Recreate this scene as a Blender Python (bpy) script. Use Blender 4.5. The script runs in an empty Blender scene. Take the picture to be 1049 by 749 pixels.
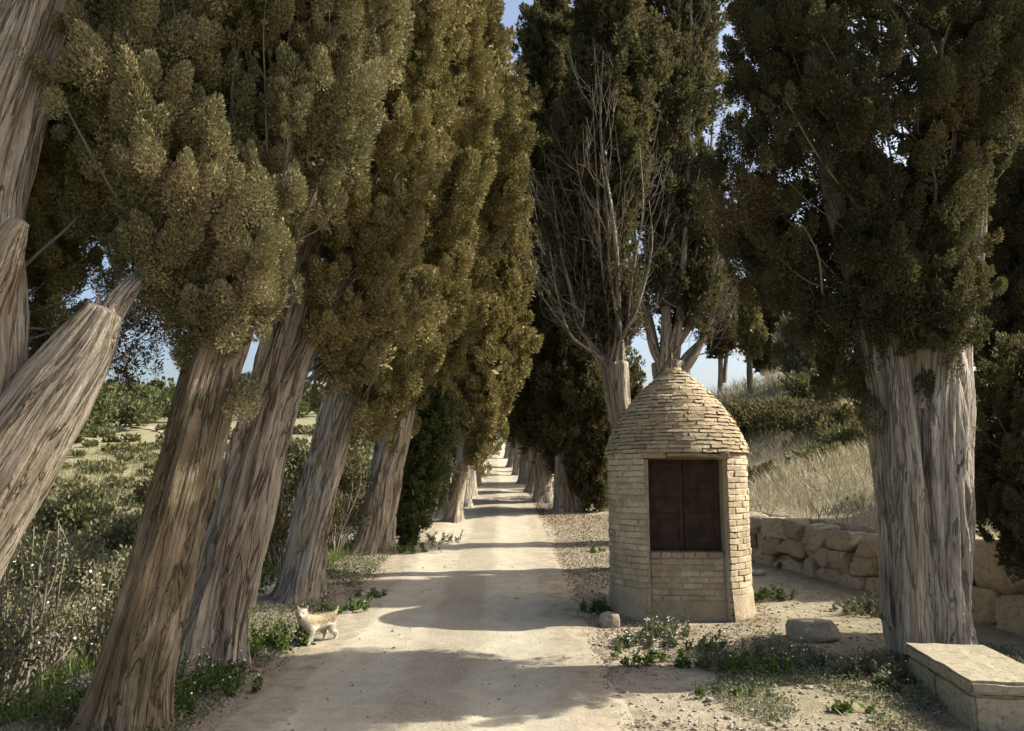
import bpy, bmesh, math, random
import numpy as np
from mathutils import Vector

rng = np.random.default_rng(7)
random.seed(7)
SC = bpy.context.scene
COL = SC.collection
R = math.radians

# ------------------------------------------------------------------ camera
F_PX, CX, CY, CAM_Z = 800.0, 524.5, 374.5, 1.6
PITCH = math.atan(116 / F_PX)
cam_d = bpy.data.cameras.new("camera")
cam = bpy.data.objects.new("camera", cam_d)
COL.objects.link(cam)
cam.location = (0, 0, CAM_Z)
cam.rotation_euler = (math.pi / 2 + PITCH, 0, 0)
cam_d.sensor_width = 36
cam_d.lens = 36 * F_PX / 1049
cam_d.clip_start = 0.05
cam_d.clip_end = 3000
SC.camera = cam


def at(px, py, Y):
    """point at world depth Y that the photo shows at pixel px, py"""
    u, v = (px - CX) / F_PX, (CY - py) / F_PX
    c, s = math.cos(PITCH), math.sin(PITCH)
    t = Y / (c - v * s)
    return np.array([u * t, Y, CAM_Z + t * (s + v * c)])


def pixels(P):
    """photo pixel of points (N,3)"""
    P = np.asarray(P, float).reshape(-1, 3)
    c, s = math.cos(PITCH), math.sin(PITCH)
    d = P[:, 1] * c + (P[:, 2] - CAM_Z) * s
    w = -P[:, 1] * s + (P[:, 2] - CAM_Z) * c
    d = np.where(d < .05, .05, d)
    return CX + F_PX * P[:, 0] / d, CY - F_PX * w / d


# ------------------------------------------------------------------ terrain
def sm(t):
    t = np.clip(t, 0, 1)
    return t * t * (3 - 2 * t)


_ys = np.linspace(-60, 500, 2801)
_zr = np.interp(_ys, [-60, 6, 14.5, 30, 46, 60, 77, 95, 140, 500], [0, 0, .33, 1.2, 2.2, 3.3, 5.0, 5.9, 6.2, 6.2])
_k = np.ones(21) / 21
_zr = np.convolve(np.pad(_zr, 10, mode='edge'), _k, 'valid')
_xc = np.interp(_ys, [-60, 5, 14.5, 30, 46, 60, 77, 100, 500], [-.5, -.62, -.55, -.75, -1.1, -1.35, -1.3, 1.2, 1.2])
_xc = np.convolve(np.pad(_xc, 30, mode='edge'), np.ones(61) / 61, 'valid')
WALL = [(2.0, 5.75), (4.5, 5.55), (6.6, 5.35), (8.2, 5.12), (9.6, 4.85), (11.0, 4.55), (12.2, 4.35), (13.2, 3.95), (14.6, 3.75), (16.5, 3.7)]
_wx = np.interp(_ys, [-60] + [w[0] for w in WALL] + [24, 40, 500], [6.5] + [w[1] for w in WALL] + [3.9, 4.6, 6])


def snoise(x, y, seed, n=5):
    r = np.random.default_rng(seed)
    v = 0
    for i in range(n):
        a, p, f = r.uniform(0, 6.28), r.uniform(0, 6.28), r.uniform(.6, 1.7)
        v = v + np.sin((x * math.cos(a) + y * math.sin(a)) * f + p)
    return v / n


def G(x, y):
    x = np.asarray(x, float); y = np.asarray(y, float)
    z = np.interp(y, _ys, _zr)
    s = x - np.interp(y, _ys, _xc)
    drop = 1.35 * sm((-s - 2.35) / 4.0) + .35 * sm((-s - 6) / 12)
    z = z - drop
    z = z + 16 * sm((y - 62) / 165) * sm((-s - 3) / 26)
    z = z + .25 * snoise(x * .35, y * .35, 3) * sm((-s - 4) / 6)
    d = x - np.interp(y, _ys, _wx)
    fade = 1 - sm((y - 15.5) / 5)
    z = z + (.74 * fade) * sm((d - .1) / .22)
    up = np.clip(d - .3, 0, 16)
    z = z + .25 * up * sm(up / 2)
    z = z + 2.7 * np.exp(-(((x - 10.5) / 6.5) ** 2 + ((y - 33) / 8) ** 2)) * sm(d / 4)
    z = z + .12 * snoise(x * .9, y * .9, 5) * sm(d / 3)
    z = z + .018 * snoise(x * 2.3, y * 2.3, 9) + .008 * snoise(x * 6, y * 6, 11)
    return z


def gz(x, y):
    return float(G(x, y))


def hit(px, py):
    """ground point at a photo pixel"""
    prev = 2.0
    for Y in np.concatenate([np.arange(2, 30, .05), np.arange(30, 300, .5)]):
        p = at(px, py, Y)
        if p[2] < gz(p[0], p[1]):
            p[2] = gz(p[0], p[1])
            return p
    return at(px, py, 150)


# ------------------------------------------------------------------ helpers
def prop(o, label=None, cat=None, group=None, kind=None):
    if label: o['label'] = label
    if cat: o['category'] = cat
    if group: o['group'] = group
    if kind: o['kind'] = kind
    return o


def empty(name, loc, label, cat, group=None):
    o = bpy.data.objects.new(name, None)
    o.empty_display_size = .2
    COL.objects.link(o)
    o.location = Vector(loc)
    return prop(o, label, cat, group)


def link(name, me, mat=None, parent=None, origin=(0, 0, 0)):
    o = bpy.data.objects.new(name, me)
    COL.objects.link(o)
    if mat:
        for m in (mat if isinstance(mat, (list, tuple)) else [mat]):
            me.materials.append(m)
    if parent is not None:
        o.parent = parent
    return o


def mesh_np(name, V, Fq, smooth=False, mats=None, attr=None):
    """mesh from vertex array (N,3) and an array of quads or of triangles"""
    V = np.asarray(V, np.float32); Fq = np.asarray(Fq, np.int32)
    me = bpy.data.meshes.new(name)
    n, k = Fq.shape
    me.vertices.add(len(V)); me.vertices.foreach_set('co', V.ravel())
    me.loops.add(n * k); me.loops.foreach_set('vertex_index', Fq.ravel())
    me.polygons.add(n)
    me.polygons.foreach_set('loop_start', np.arange(0, n * k, k, dtype=np.int32))
    if mats is not None:
        me.polygons.foreach_set('material_index', np.asarray(mats, np.int32))
    me.polygons.foreach_set('use_smooth', np.full(n, smooth, dtype=bool))
    for nm, (typ, arr) in (attr or {}).items():
        a = me.attributes.new(nm, typ, 'POINT')
        a.data.foreach_set('vector' if typ == 'FLOAT_VECTOR' else 'value', np.asarray(arr, np.float32).ravel())
    me.update(calc_edges=True)
    return me


def unit(v):
    return v / np.maximum(np.linalg.norm(v, axis=-1, keepdims=True), 1e-9)


def leaves_mesh(name, P, A, S):
    """lozenge leaves: base P, axis A (with length), half width S"""
    n = len(P)
    V = np.empty((n, 4, 3), np.float32)
    V[:, 0] = P; V[:, 1] = P + .55 * A + S; V[:, 2] = P + A; V[:, 3] = P + .55 * A - S
    return mesh_np(name, V.reshape(-1, 3), np.arange(n * 4, dtype=np.int32).reshape(-1, 4))


def sph(n, g=rng):
    return unit(g.normal(size=(n, 3)))


class Tubes:
    """collects tapered tubes into one mesh; carries bark coordinates"""
    def __init__(self):
        self.V, self.F, self.B, self.n = [], [], [], 0

    def add(self, pts, rad, nseg=8, step=None, flute=0., seed=0, flare=0., twist=0., cap=True):
        pts = np.asarray(pts, float); rad = np.asarray(rad, float)
        d = np.concatenate([[0], np.cumsum(np.linalg.norm(np.diff(pts, axis=0), axis=1))])
        L = d[-1]
        if step is None:
            t = d
        else:
            t = np.linspace(0, L, max(3, int(L / step)))
        P = np.stack([self._sp(t, d, pts[:, i]) for i in range(3)], 1)
        Rr = np.interp(t, d, rad)
        T = unit(np.gradient(P, axis=0))
        ref = np.array([.3, -1, .05]); ref = unit(ref)
        X = unit(np.cross(T, ref)); Y = np.cross(X, T)
        th = np.linspace(0, 2 * math.pi, nseg, endpoint=False)
        TH, TT = np.meshgrid(th, t)
        rr = np.repeat(Rr[:, None], nseg, 1)
        if flute:
            g = np.random.default_rng(seed)
            f = np.zeros_like(TH)
            for k, am in ((2, .5), (3, .8), (4, .6), (5, .8), (7, .6), (9, .5)):
                ph = g.uniform(0, 6.28)
                wob = .5 * np.sin(TT * g.uniform(.8, 2.2) + g.uniform(0, 6.28)) + .35 * np.sin(TT * g.uniform(3, 6) + g.uniform(0, 6.28))
                w = np.sin(k * TH / 1.0 + ph + (twist * TT + wob) * min(k, 6) * .45)
                if k >= 5:
                    w = 1 - 2 * np.abs(np.sin((k * TH + ph + (twist * TT + wob) * min(k, 6) * .45) / 2)) ** .6 if k % 2 == 0 else w
                    a_mod = .6 + .4 * np.sin(TT * g.uniform(1, 3) + TH + g.uniform(0, 6.28))
                    w = w * a_mod
                f += am * w
            for k, am in ((11, .42), (19, .34), (29, .26), (41, .16)):     # stringy ridges that come and go along the stem
                ph = g.uniform(0, 6.28)
                wv = sum(g.uniform(.3, .8) * np.sin(TT * f_ + g.uniform(0, 6.28) + TH * g.integers(1, 3)) for f_ in (1.3, 2.9, 5.3))
                w = 1 - 2.2 * np.abs(np.sin((k * TH + ph + twist * TT * 3 + wv * 1.6) / 2)) ** .55
                f += am * w * (.55 + .45 * np.sin(TT * g.uniform(1.5, 3.5) + 2 * TH + g.uniform(0, 6.28)))
            # knots and swellings
            for _ in range(int(4 + L * 3)):
                t0, h0, sz = g.uniform(0, L), g.uniform(0, 6.28), g.uniform(.05, .16)
                dth = np.angle(np.exp(1j * (TH - h0))) * Rr.mean()
                f += g.uniform(-.9, 1.2) * np.exp(-(dth ** 2 + ((TT - t0) * .55) ** 2) / sz ** 2)
            f = f - f.mean()
            rr = rr * (.95 + flute * f)
        if flare:
            g = np.random.default_rng(seed + 5)
            fl = flare * np.exp(-TT / .24)
            rr = rr * (1 + fl * (.9 + .75 * np.sin(3 * TH + g.uniform(0, 6)) + .6 * np.sin(5 * TH + g.uniform(0, 6)) + .35 * np.sin(8 * TH + g.uniform(0, 6))))
        V = P[:, None, :] + rr[..., None] * (np.cos(TH)[..., None] * X[:, None, :] + np.sin(TH)[..., None] * Y[:, None, :])
        m = len(t)
        B = np.stack([np.cos(TH + twist * TT * .35) * Rr.mean() + seed * 1.7, np.sin(TH + twist * TT * .35) * Rr.mean(), TT], -1)
        idx = np.arange(m * nseg).reshape(m, nseg) + self.n
        a = idx[:-1]; b = idx[1:]
        F = np.stack([a, np.roll(a, -1, 1), np.roll(b, -1, 1), b], -1).reshape(-1, 4)
        self.V.append(V.reshape(-1, 3)); self.F.append(F); self.B.append(B.reshape(-1, 3)); self.n += m * nseg
        if cap:
            c = P[-1] + T[-1] * Rr[-1] * .3
            self.V.append(c[None]); self.B.append(B[-1, :1]); ci = self.n; self.n += 1
            e = idx[-1]
            F = np.stack([e, np.roll(e, -1), np.full(nseg, ci), np.full(nseg, ci)], -1)
            self.F.append(F)
        return P

    @staticmethod
    def _sp(t, d, v):
        """smooth interpolation (Catmull-Rom through the points)"""
        if len(d) < 3:
            return np.interp(t, d, v)
        m = np.gradient(v, d)
        i = np.clip(np.searchsorted(d, t, 'right') - 1, 0, len(d) - 2)
        h = d[i + 1] - d[i]; s = (t - d[i]) / h
        return ((2 * s**3 - 3 * s**2 + 1) * v[i] + (s**3 - 2 * s**2 + s) * h * m[i]
                + (-2 * s**3 + 3 * s**2) * v[i + 1] + (s**3 - s**2) * h * m[i + 1])

    def mesh(self, name, smooth=True):
        V = np.concatenate(self.V); F = np.concatenate(self.F); B = np.concatenate(self.B)
        # a cap face repeats its centre: make those true triangles
        tri = F[:, 2] == F[:, 3]
        me = bpy.data.meshes.new(name)
        q, t3 = F[~tri], F[tri][:, :3]
        li = np.concatenate([q.ravel(), t3.ravel()]).astype(np.int32)
        me.vertices.add(len(V)); me.vertices.foreach_set('co', V.astype(np.float32).ravel())
        me.loops.add(len(li)); me.loops.foreach_set('vertex_index', li)
        me.polygons.add(len(F))
        ls = np.concatenate([np.arange(len(q)) * 4, len(q) * 4 + np.arange(len(t3)) * 3]).astype(np.int32)
        me.polygons.foreach_set('loop_start', ls)
        me.polygons.foreach_set('use_smooth', np.full(len(F), smooth, dtype=bool))
        a = me.attributes.new('bark', 'FLOAT_VECTOR', 'POINT'); a.data.foreach_set('vector', B.astype(np.float32).ravel())
        me.update(calc_edges=True)
        return me


# ------------------------------------------------------------------ materials
class NT:
    def __init__(self, name, rough=.85, spec=.2):
        self.m = bpy.data.materials.new(name); self.m.use_nodes = True
        self.t = self.m.node_tree; self.n = self.t.nodes; self.l = self.t.links
        self.b = self.n['Principled BSDF']; self.out = self.n['Material Output']
        self.b.inputs['Roughness'].default_value = rough
        self.b.inputs['Specular IOR Level'].default_value = spec

    def node(self, typ, **kw):
        o = self.n.new(typ)
        for k, v in kw.items():
            if hasattr(o, k): setattr(o, k, v)
            else: o.inputs[k].default_value = v
        return o

    def set(self, sock, v):
        if hasattr(v, 'is_output'): self.l.new(v, sock)
        elif isinstance(v, (tuple, list)) and len(v) == 3 and sock.type == 'RGBA': sock.default_value = (*v, 1)
        else: sock.default_value = v

    def noise(self, vec, scale, detail=4, rough=.55, dist=0):
        o = self.node('ShaderNodeTexNoise'); o.inputs['Scale'].default_value = scale
        o.inputs['Detail'].default_value = detail; o.inputs['Roughness'].default_value = rough
        o.inputs['Distortion'].default_value = dist
        if vec is not None: self.l.new(vec, o.inputs['Vector'])
        return o.outputs['Fac']

    def vor(self, vec, scale, feature='F1', out='Distance'):
        o = self.node('ShaderNodeTexVoronoi', feature=feature); o.inputs['Scale'].default_value = scale
        if vec is not None: self.l.new(vec, o.inputs['Vector'])
        return o.outputs[out]

    def ramp(self, fac, stops):
        o = self.node('ShaderNodeValToRGB'); e = o.color_ramp.elements
        while len(e) < len(stops): e.new(.5)
        for el, (p, c) in zip(e, stops):
            el.position = p
            el.color = (*c, 1) if isinstance(c, (tuple, list)) else (c, c, c, 1)
        self.set(o.inputs['Fac'], fac)
        return o.outputs['Color']

    def mix(self, fac, a, b, mode='MIX'):
        o = self.node('ShaderNodeMix', data_type='RGBA', blend_type=mode)
        self.set(o.inputs[0], fac); self.set(o.inputs[6], a); self.set(o.inputs[7], b)
        return o.outputs[2]

    def math(self, op, a, b=0., clamp=False):
        o = self.node('ShaderNodeMath', operation=op, use_clamp=clamp)
        self.set(o.inputs[0], a); self.set(o.inputs[1], b)
        return o.outputs[0]

    def mapping(self, vec, scale):
        o = self.node('ShaderNodeMapping'); o.inputs['Scale'].default_value = scale
        self.l.new(vec, o.inputs['Vector'])
        return o.outputs['Vector']

    def attr(self, name, out='Vector'):
        o = self.node('ShaderNodeAttribute', attribute_name=name)
        return o.outputs[out]

    def pos(self):
        return self.node('ShaderNodeNewGeometry').outputs['Position']

    def obj(self):
        return self.node('ShaderNodeTexCoord').outputs['Object']

    def bump(self, h, strength=.5, dist=.02, prev=None):
        o = self.node('ShaderNodeBump'); o.inputs['Strength'].default_value = strength
        o.inputs['Distance'].default_value = dist
        self.set(o.inputs['Height'], h)
        if prev is not None: self.l.new(prev, o.inputs['Normal'])
        return o.outputs['Normal']

    def finish(self, col, normal=None):
        self.set(self.b.inputs['Base Color'], col)
        if normal is not None: self.l.new(normal, self.b.inputs['Normal'])
        return self.m


def foliage_mat(name, dark, mid, light, patch=None, translucent=.22, patch_scale=1.3, patch_at=.58):
    k = NT(name, .7, .12)
    r = k.node('ShaderNodeNewGeometry').outputs['Random Per Island']
    p = k.pos()
    n = k.noise(p, 2.2, 2)
    f = k.math('ADD', k.math('MULTIPLY', r, .6), k.math('MULTIPLY', k.math('SUBTRACT', n, .5), 1.2))
    f = k.math('ADD', f, .12)
    c = k.ramp(f, [(0, dark), (.45, mid), (.95, light)])
    if patch:
        n2 = k.noise(p, patch_scale, 3)
        c = k.mix(k.ramp(n2, [(patch_at, 0.), (patch_at + .14, .8)]), c, patch)
    k.set(k.b.inputs['Base Color'], c)
    tr = k.node('ShaderNodeBsdfTranslucent'); k.set(tr.inputs['Color'], k.mix(.5, c, (.16, .15, .04)))
    ms = k.node('ShaderNodeMixShader'); ms.inputs[0].default_value = translucent
    k.l.new(k.b.outputs[0], ms.inputs[1]); k.l.new(tr.outputs[0], ms.inputs[2]); k.l.new(ms.outputs[0], k.out.inputs['Surface'])
    return k.m


def bark_mat(name, pale, mid, dark, moss=None, fine=1., cracks=.62):
    k = NT(name, .9, .1)
    b = k.attr('bark')
    v1 = k.mapping(b, (24 * fine, 24 * fine, 1.7)); v2 = k.mapping(b, (80 * fine, 80 * fine, 5.0)); v3 = k.mapping(b, (5, 5, 1.2))
    n1 = k.noise(v1, 1, 5, .62, .4); n2 = k.noise(v2, 1, 4, .6, .3); n3 = k.noise(v3, 1, 4, .55)
    n5 = k.noise(k.mapping(b, (13, 13, .9)), 1, 4, .6, .7); n6 = k.noise(k.mapping(b, (6, 6, 1.5)), 1, 3, .5)
    crack = k.ramp(k.math('ADD', k.math('ABSOLUTE', k.math('SUBTRACT', n5, .5)), k.math('MULTIPLY', n6, .06)), [(.026, 1.), (.055, 0.)])
    c = k.ramp(n1, [(.30, dark), (.43, mid), (.66, pale)])
    c = k.mix(k.math('MULTIPLY', crack, cracks), c, tuple(.6 * x for x in dark))
    c = k.mix(k.ramp(n2, [(.34, .62), (.52, 0.)]), c, tuple(.45 * x for x in mid))
    c = k.mix(k.ramp(n3, [(.45, 0.), (.70, .55)]), c, tuple(x * .66 + .0 for x in (mid[0] * 1.08, mid[1] * .95, mid[2] * .8)))
    if moss:
        n4 = k.noise(k.mapping(b, (3.2, 3.2, 1.5)), 1, 5, .65)
        c = k.mix(k.ramp(n4, [(.48, 0.), (.62, .75)]), c, moss)
    h = k.math('SUBTRACT', k.math('ADD', k.math('MULTIPLY', n1, 1.0), k.math('MULTIPLY', n2, .35)), k.math('MULTIPLY', crack, .7))
    nr = k.bump(h, 1., .07)
    return k.finish(c, nr)


M = {}
M['cypress'] = foliage_mat('sunlit_cypress_foliage', (.080, .080, .032), (.25, .215, .09), (.43, .36, .165), (.34, .25, .125), .2)  # cypress leaves with the sunlit tone raised into their base colour
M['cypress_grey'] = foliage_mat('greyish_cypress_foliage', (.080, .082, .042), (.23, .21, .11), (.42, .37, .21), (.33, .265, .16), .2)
M['cypress_shaded'] = foliage_mat('shaded_cypress_foliage', (.030, .033, .018), (.075, .073, .039), (.135, .122, .064), (.16, .112, .06), .3, patch_at=.54)  # cypress leaves darkened: shade on the right-hand crowns put into the colour
M['young'] = foliage_mat('young_cypress_foliage', (.035, .05, .018), (.085, .105, .04), (.15, .165, .065))
M['brown_fol'] = foliage_mat('browning_foliage', (.05, .045, .025), (.12, .10, .055), (.22, .17, .10), (.20, .12, .075), patch_at=.5)
M['grey_shrub'] = foliage_mat('grey_shrub_leaves', (.09, .09, .045), (.19, .18, .095), (.33, .30, .18), (.26, .21, .13))
M['pine'] = foliage_mat('pine_foliage', (.04, .05, .022), (.095, .108, .045), (.16, .165, .08))
M['olive'] = foliage_mat('olive_foliage', (.12, .125, .09), (.23, .235, .17), (.36, .355, .28))
M['scrub'] = foliage_mat('scrub_foliage', (.06, .062, .03), (.14, .14, .07), (.25, .235, .13), (.22, .18, .11))
M['weed'] = foliage_mat('weed_leaves', (.04, .075, .015), (.085, .14, .03), (.16, .22, .06), translucent=.3)
M['greyweed'] = foliage_mat('grey_weed_leaves', (.07, .085, .04), (.14, .155, .085), (.25, .25, .16), translucent=.25)
M['drygrass'] = foliage_mat('dry_grass_blades', (.22, .19, .13), (.40, .36, .27), (.55, .505, .40), (.28, .27, .17), .3, .5)
M['greengrass'] = foliage_mat('green_grass_blades', (.07, .11, .025), (.14, .19, .05), (.28, .28, .12), (.32, .27, .14), .35, .9)
M['fieldgrass'] = foliage_mat('field_grass_blades', (.10, .105, .05), (.20, .195, .10), (.36, .33, .20), (.36, .32, .21), .25, .5)
M['petal'] = NT('white_petals', .6, .2).finish((.78, .77, .72))
M['bark'] = bark_mat('weathered_cypress_bark', (.54, .475, .38), (.36, .305, .24), (.13, .105, .08))
M['bark_brown'] = bark_mat('brown_cypress_bark', (.38, .315, .24), (.235, .185, .135), (.10, .078, .056), (.105, .09, .05), cracks=.4)
M['bark_grey'] = bark_mat('grey_cypress_bark', (.48, .43, .36), (.32, .28, .23), (.13, .11, .088), cracks=.45)
M['twig'] = NT('grey_twigs', .9, .1).finish((.20, .17, .135))
M['twig_pale'] = NT('pale_bare_twigs', .9, .1).finish((.16, .142, .112))


def brick_mat(name, a, b, c2, mortar=False):
    k = NT(name, .93, .1)
    p = k.obj()
    r = k.node('ShaderNodeNewGeometry').outputs['Random Per Island']
    n1 = k.noise(p, 3.2, 4, .6); n2 = k.noise(p, 38, 5, .7); n3 = k.noise(p, 9, 4, .6)
    c = k.ramp(r if not mortar else n3, [(0., a), (.5, b), (1., c2)])
    c = k.mix(k.ramp(n1, [(.42, 0.), (.66, .62)]), c, (.275, .215, .14))
    c = k.mix(k.ramp(k.noise(p, 1.7, 6, .7), [(.52, 0.), (.66, .55)]), c, (.245, .215, .15))
    c = k.mix(k.ramp(n2, [(.36, .55), (.5, 0.)]), c, tuple(.55 * x for x in a))
    c = k.mix(k.ramp(n3, [(.58, 0.), (.72, .5)]), c, (.62, .55, .42))
    nr = k.bump(n2, .7, .012); nr = k.bump(n3, .4, .02, nr)
    return k.finish(c, nr)


M['brick'] = brick_mat('buff_bricks', (.40, .32, .21), (.50, .415, .285), (.58, .49, .35))
M['dome_brick'] = brick_mat('dome_bricks', (.33, .255, .16), (.43, .345, .225), (.52, .43, .295))
M['mortar'] = brick_mat('lime_mortar', (.36, .29, .19), (.42, .345, .235), (.48, .40, .28), True)


def stone_mat(name, a, b, c2, lich=(.25, .24, .17), relief=.8):
    k = NT(name, .92, .12)
    p = k.pos()
    r = k.node('ShaderNodeNewGeometry').outputs['Random Per Island']
    n1 = k.noise(p, 2.5, 5, .65); n2 = k.noise(p, 22, 6, .7); v = k.noise(p, 70, 3, .7)
    c = k.ramp(k.math('ADD', k.math('MULTIPLY', r, .45), k.math('MULTIPLY', n1, .65)), [(.2, a), (.5, b), (.85, c2)])
    c = k.mix(k.ramp(n2, [(.36, .6), (.5, 0.)]), c, tuple(.5 * x for x in a))
    c = k.mix(k.ramp(k.noise(p, 6, 5, .7), [(.55, 0.), (.66, .7)]), c, lich)
    nr = k.bump(n2, relief, .03); nr = k.bump(v, .35, .008, nr)
    return k.finish(c, nr)


M['stone'] = stone_mat('wall_stone', (.26, .205, .14), (.36, .295, .205), (.47, .395, .29), (.24, .215, .15))
M['boulder'] = stone_mat('boulder_stone', (.27, .23, .17), (.36, .31, .235), (.45, .395, .31))
M['bench'] = stone_mat('bench_stone', (.21, .18, .12), (.275, .24, .165), (.34, .30, .215), (.19, .175, .105), .4)

# door of rusted iron
k = NT('rusty_brown_shutter', .75, .25)
p = k.obj(); n = k.noise(p, 9, 5, .65); n2 = k.noise(k.mapping(p, (60, 60, 6)), 1, 4, .6)
c = k.ramp(n, [(.3, (.028, .018, .013)), (.55, (.06, .036, .024)), (.75, (.10, .06, .038))])
M['shutter'] = k.finish(c, k.bump(n2, .4, .006))

# ground
k = NT('dry_earth_ground', .95, .08)
p = k.pos()
nA = k.noise(p, .55, 5, .6); nB = k.noise(p, 7, 6, .68); nC = k.noise(p, 45, 4, .7); vC = k.vor(p, 32)
earth = k.ramp(nB, [(.28, (.21, .176, .124)), (.5, (.32, .274, .20)), (.72, (.42, .368, .28))])
earth = k.mix(k.ramp(vC, [(.08, .75), (.22, 0.)]), earth, k.ramp(nC, [(.3, (.12, .09, .06)), (.7, (.46, .40, .31))]))
earth = k.mix(k.ramp(nA, [(.42, 0.), (.66, .5)]), earth, (.20, .155, .105))
dry = k.ramp(nB, [(.25, (.20, .17, .10)), (.5, (.33, .285, .19)), (.75, (.42, .37, .26))])
grn = k.ramp(nB, [(.25, (.07, .085, .03)), (.5, (.14, .15, .06)), (.75, (.26, .23, .12))])
c = k.mix(k.attr('dry', 'Fac'), earth, dry)
gfac = k.math('MULTIPLY', k.attr('green', 'Fac'), k.ramp(k.noise(p, .9, 5, .65), [(.36, .0), (.58, 1.)]))
c = k.mix(gfac, c, grn)
M['ground'] = k.finish(c, k.bump(k.math('ADD', nB, k.math('MULTIPLY', nC, .5)), .7, .05))

k = NT('pale_dirt_track', .95, .08)
p = k.pos()
lane = k.attr('lane', 'Fac')   # metres from the track's centre line
nB = k.noise(p, 5, 6, .66); nC = k.noise(p, 42, 5, .72); nD = k.noise(p, .8, 4, .6); vC = k.vor(p, 26)
wob = k.math('ADD', lane, k.math('MULTIPLY', k.math('SUBTRACT', k.noise(p, 1.1, 4, .6), .5), .55))
wheel = k.ramp(wob, [(.22, 0.), (.36, 1.), (.86, 1.), (1.12, .25)])   # bare wheel tracks either side of the middle
loose = k.ramp(nC, [(.3, (.18, .154, .112)), (.5, (.285, .248, .185)), (.7, (.40, .353, .27))])
loose = k.mix(k.ramp(vC, [(.07, .7), (.2, 0.)]), loose, (.20, .16, .12))
bare = k.ramp(nB, [(.28, (.33, .295, .222)), (.5, (.395, .357, .272)), (.75, (.465, .425, .33))])
bare = k.mix(k.ramp(nC, [(.35, .4), (.48, 0.)]), bare, (.33, .29, .215))
c = k.mix(k.mix(.45, wheel, k.ramp(nD, [(.4, 0.), (.6, 1.)])), loose, bare)
c = k.mix(k.math('MULTIPLY', wheel, .7), c, bare)
far = k.node('ShaderNodeSeparateXYZ'); k.l.new(p, far.inputs[0])
nE = k.noise(p, 7, 6, .68)
earth_t = k.mix(k.ramp(vC, [(.08, .75), (.22, 0.)]), k.ramp(nE, [(.28, (.21, .176, .124)), (.5, (.32, .274, .20)), (.72, (.42, .368, .28))]), k.ramp(nC, [(.3, (.12, .09, .06)), (.7, (.46, .40, .31))]))
rag = k.math('ADD', lane, k.math('ADD', k.math('MULTIPLY', k.math('SUBTRACT', k.noise(p, 2.4, 6, .7), .5), .9), k.math('MULTIPLY', k.math('SUBTRACT', nC, .5), .25)))
c = k.mix(k.ramp(rag, [(.98, 0.), (1.30, 1.)]), c, earth_t)
M['track'] = k.finish(c, k.bump(k.math('ADD', nB, k.math('MULTIPLY', nC, .6)), .55, .03))

k = NT('dog_coat', .85, .15)
p = k.obj(); sp = k.node('ShaderNodeSeparateXYZ'); k.l.new(p, sp.inputs[0])
up = k.math('ADD', sp.outputs['Z'], k.math('MULTIPLY', k.math('SUBTRACT', k.noise(p, 14, 3), .5), .09))
back = k.ramp(up, [(.165, 0.), (.20, 1.)])
rear = k.ramp(k.math('ADD', sp.outputs['X'], .5), [(.62, 1.), (.68, 0.)])
tan = k.math('MULTIPLY', back, rear)
c = k.mix(tan, (.52, .47, .385), (.34, .26, .165))
ear = k.ramp(sp.outputs['Z'], [(.335, 0.), (.350, .95)])
c = k.mix(k.math('MULTIPLY', ear, k.ramp(k.math('ADD', sp.outputs['X'], .5), [(.62, 0.), (.66, 1.)])), c, (.20, .13, .085))
M['dog'] = k.finish(c, k.bump(k.noise(p, 90, 3, .7), .5, .008))
M['black'] = NT('dark_wet_nose', .4, .4).finish((.02, .018, .016))

# ------------------------------------------------------------------ world and sun
SUN_EL, SUN_AZ = R(40), math.atan2(1.0, .16)   # azimuth from +Y towards +X
W = bpy.data.worlds.new("World"); SC.world = W; W.use_nodes = True
wn = W.node_tree
sky = wn.nodes.new('ShaderNodeTexSky'); sky.sky_type = 'NISHITA'; sky.sun_disc = False
sky.sun_elevation = SUN_EL; sky.sun_rotation = SUN_AZ; sky.air_density = 1.0; sky.dust_density = 4.5; sky.ozone_density = .7
bg = wn.nodes['Background']; bg.inputs['Strength'].default_value = .125
wn.links.new(sky.outputs[0], bg.inputs['Color'])
sd = bpy.data.lights.new("sun", 'SUN'); sd.energy = 5.0; sd.angle = R(.5); sd.color = (1, .945, .82)
so = bpy.data.objects.new("sun", sd); COL.objects.link(so)
sdir = Vector((math.cos(SUN_EL) * math.sin(SUN_AZ), math.cos(SUN_EL) * math.cos(SUN_AZ), math.sin(SUN_EL)))
so.rotation_euler = sdir.to_track_quat('Z', 'Y').to_euler(); so.location = sdir * 60

# ------------------------------------------------------------------ ground
def axis(bounds):
    out = []
    for a, b, st in bounds:
        out.append(np.arange(a, b, st))
    return np.concatenate(out + [[bounds[-1][1]]])


gx = axis([(-420, -60, 12), (-60, -20, 2), (-20, -7, .4), (-7, 8, .09), (8, 20, .35), (20, 60, 2), (60, 420, 15)])
gy = axis([(-60, -5, 3), (-5, 2, .4), (2, 17, .09), (17, 45, .3), (45, 110, 1.2), (110, 480, 7)])
XX, YY = np.meshgrid(gx, gy)
ZZ = G(XX, YY)
ni, nj = XX.shape
ID = np.arange(ni * nj).reshape(ni, nj)
FQ = np.stack([ID[:-1, :-1], ID[:-1, 1:], ID[1:, 1:], ID[1:, :-1]], -1).reshape(-1, 4)
S_ = XX - np.interp(YY, _ys, _xc); D_ = XX - np.interp(YY, _ys, _wx)
dry = sm((D_ - .2) / .8) + .45 * sm((-S_ - 6) / 8)
green = .95 * sm((-S_ - 2.5) / 2.0) * (1 - .15 * sm((-S_ - 9) / 15)) + .35 * sm((D_ - 2) / 4) + .25 * sm((S_ - 1.9) / .8) * sm((.4 - D_) / .8)
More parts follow.
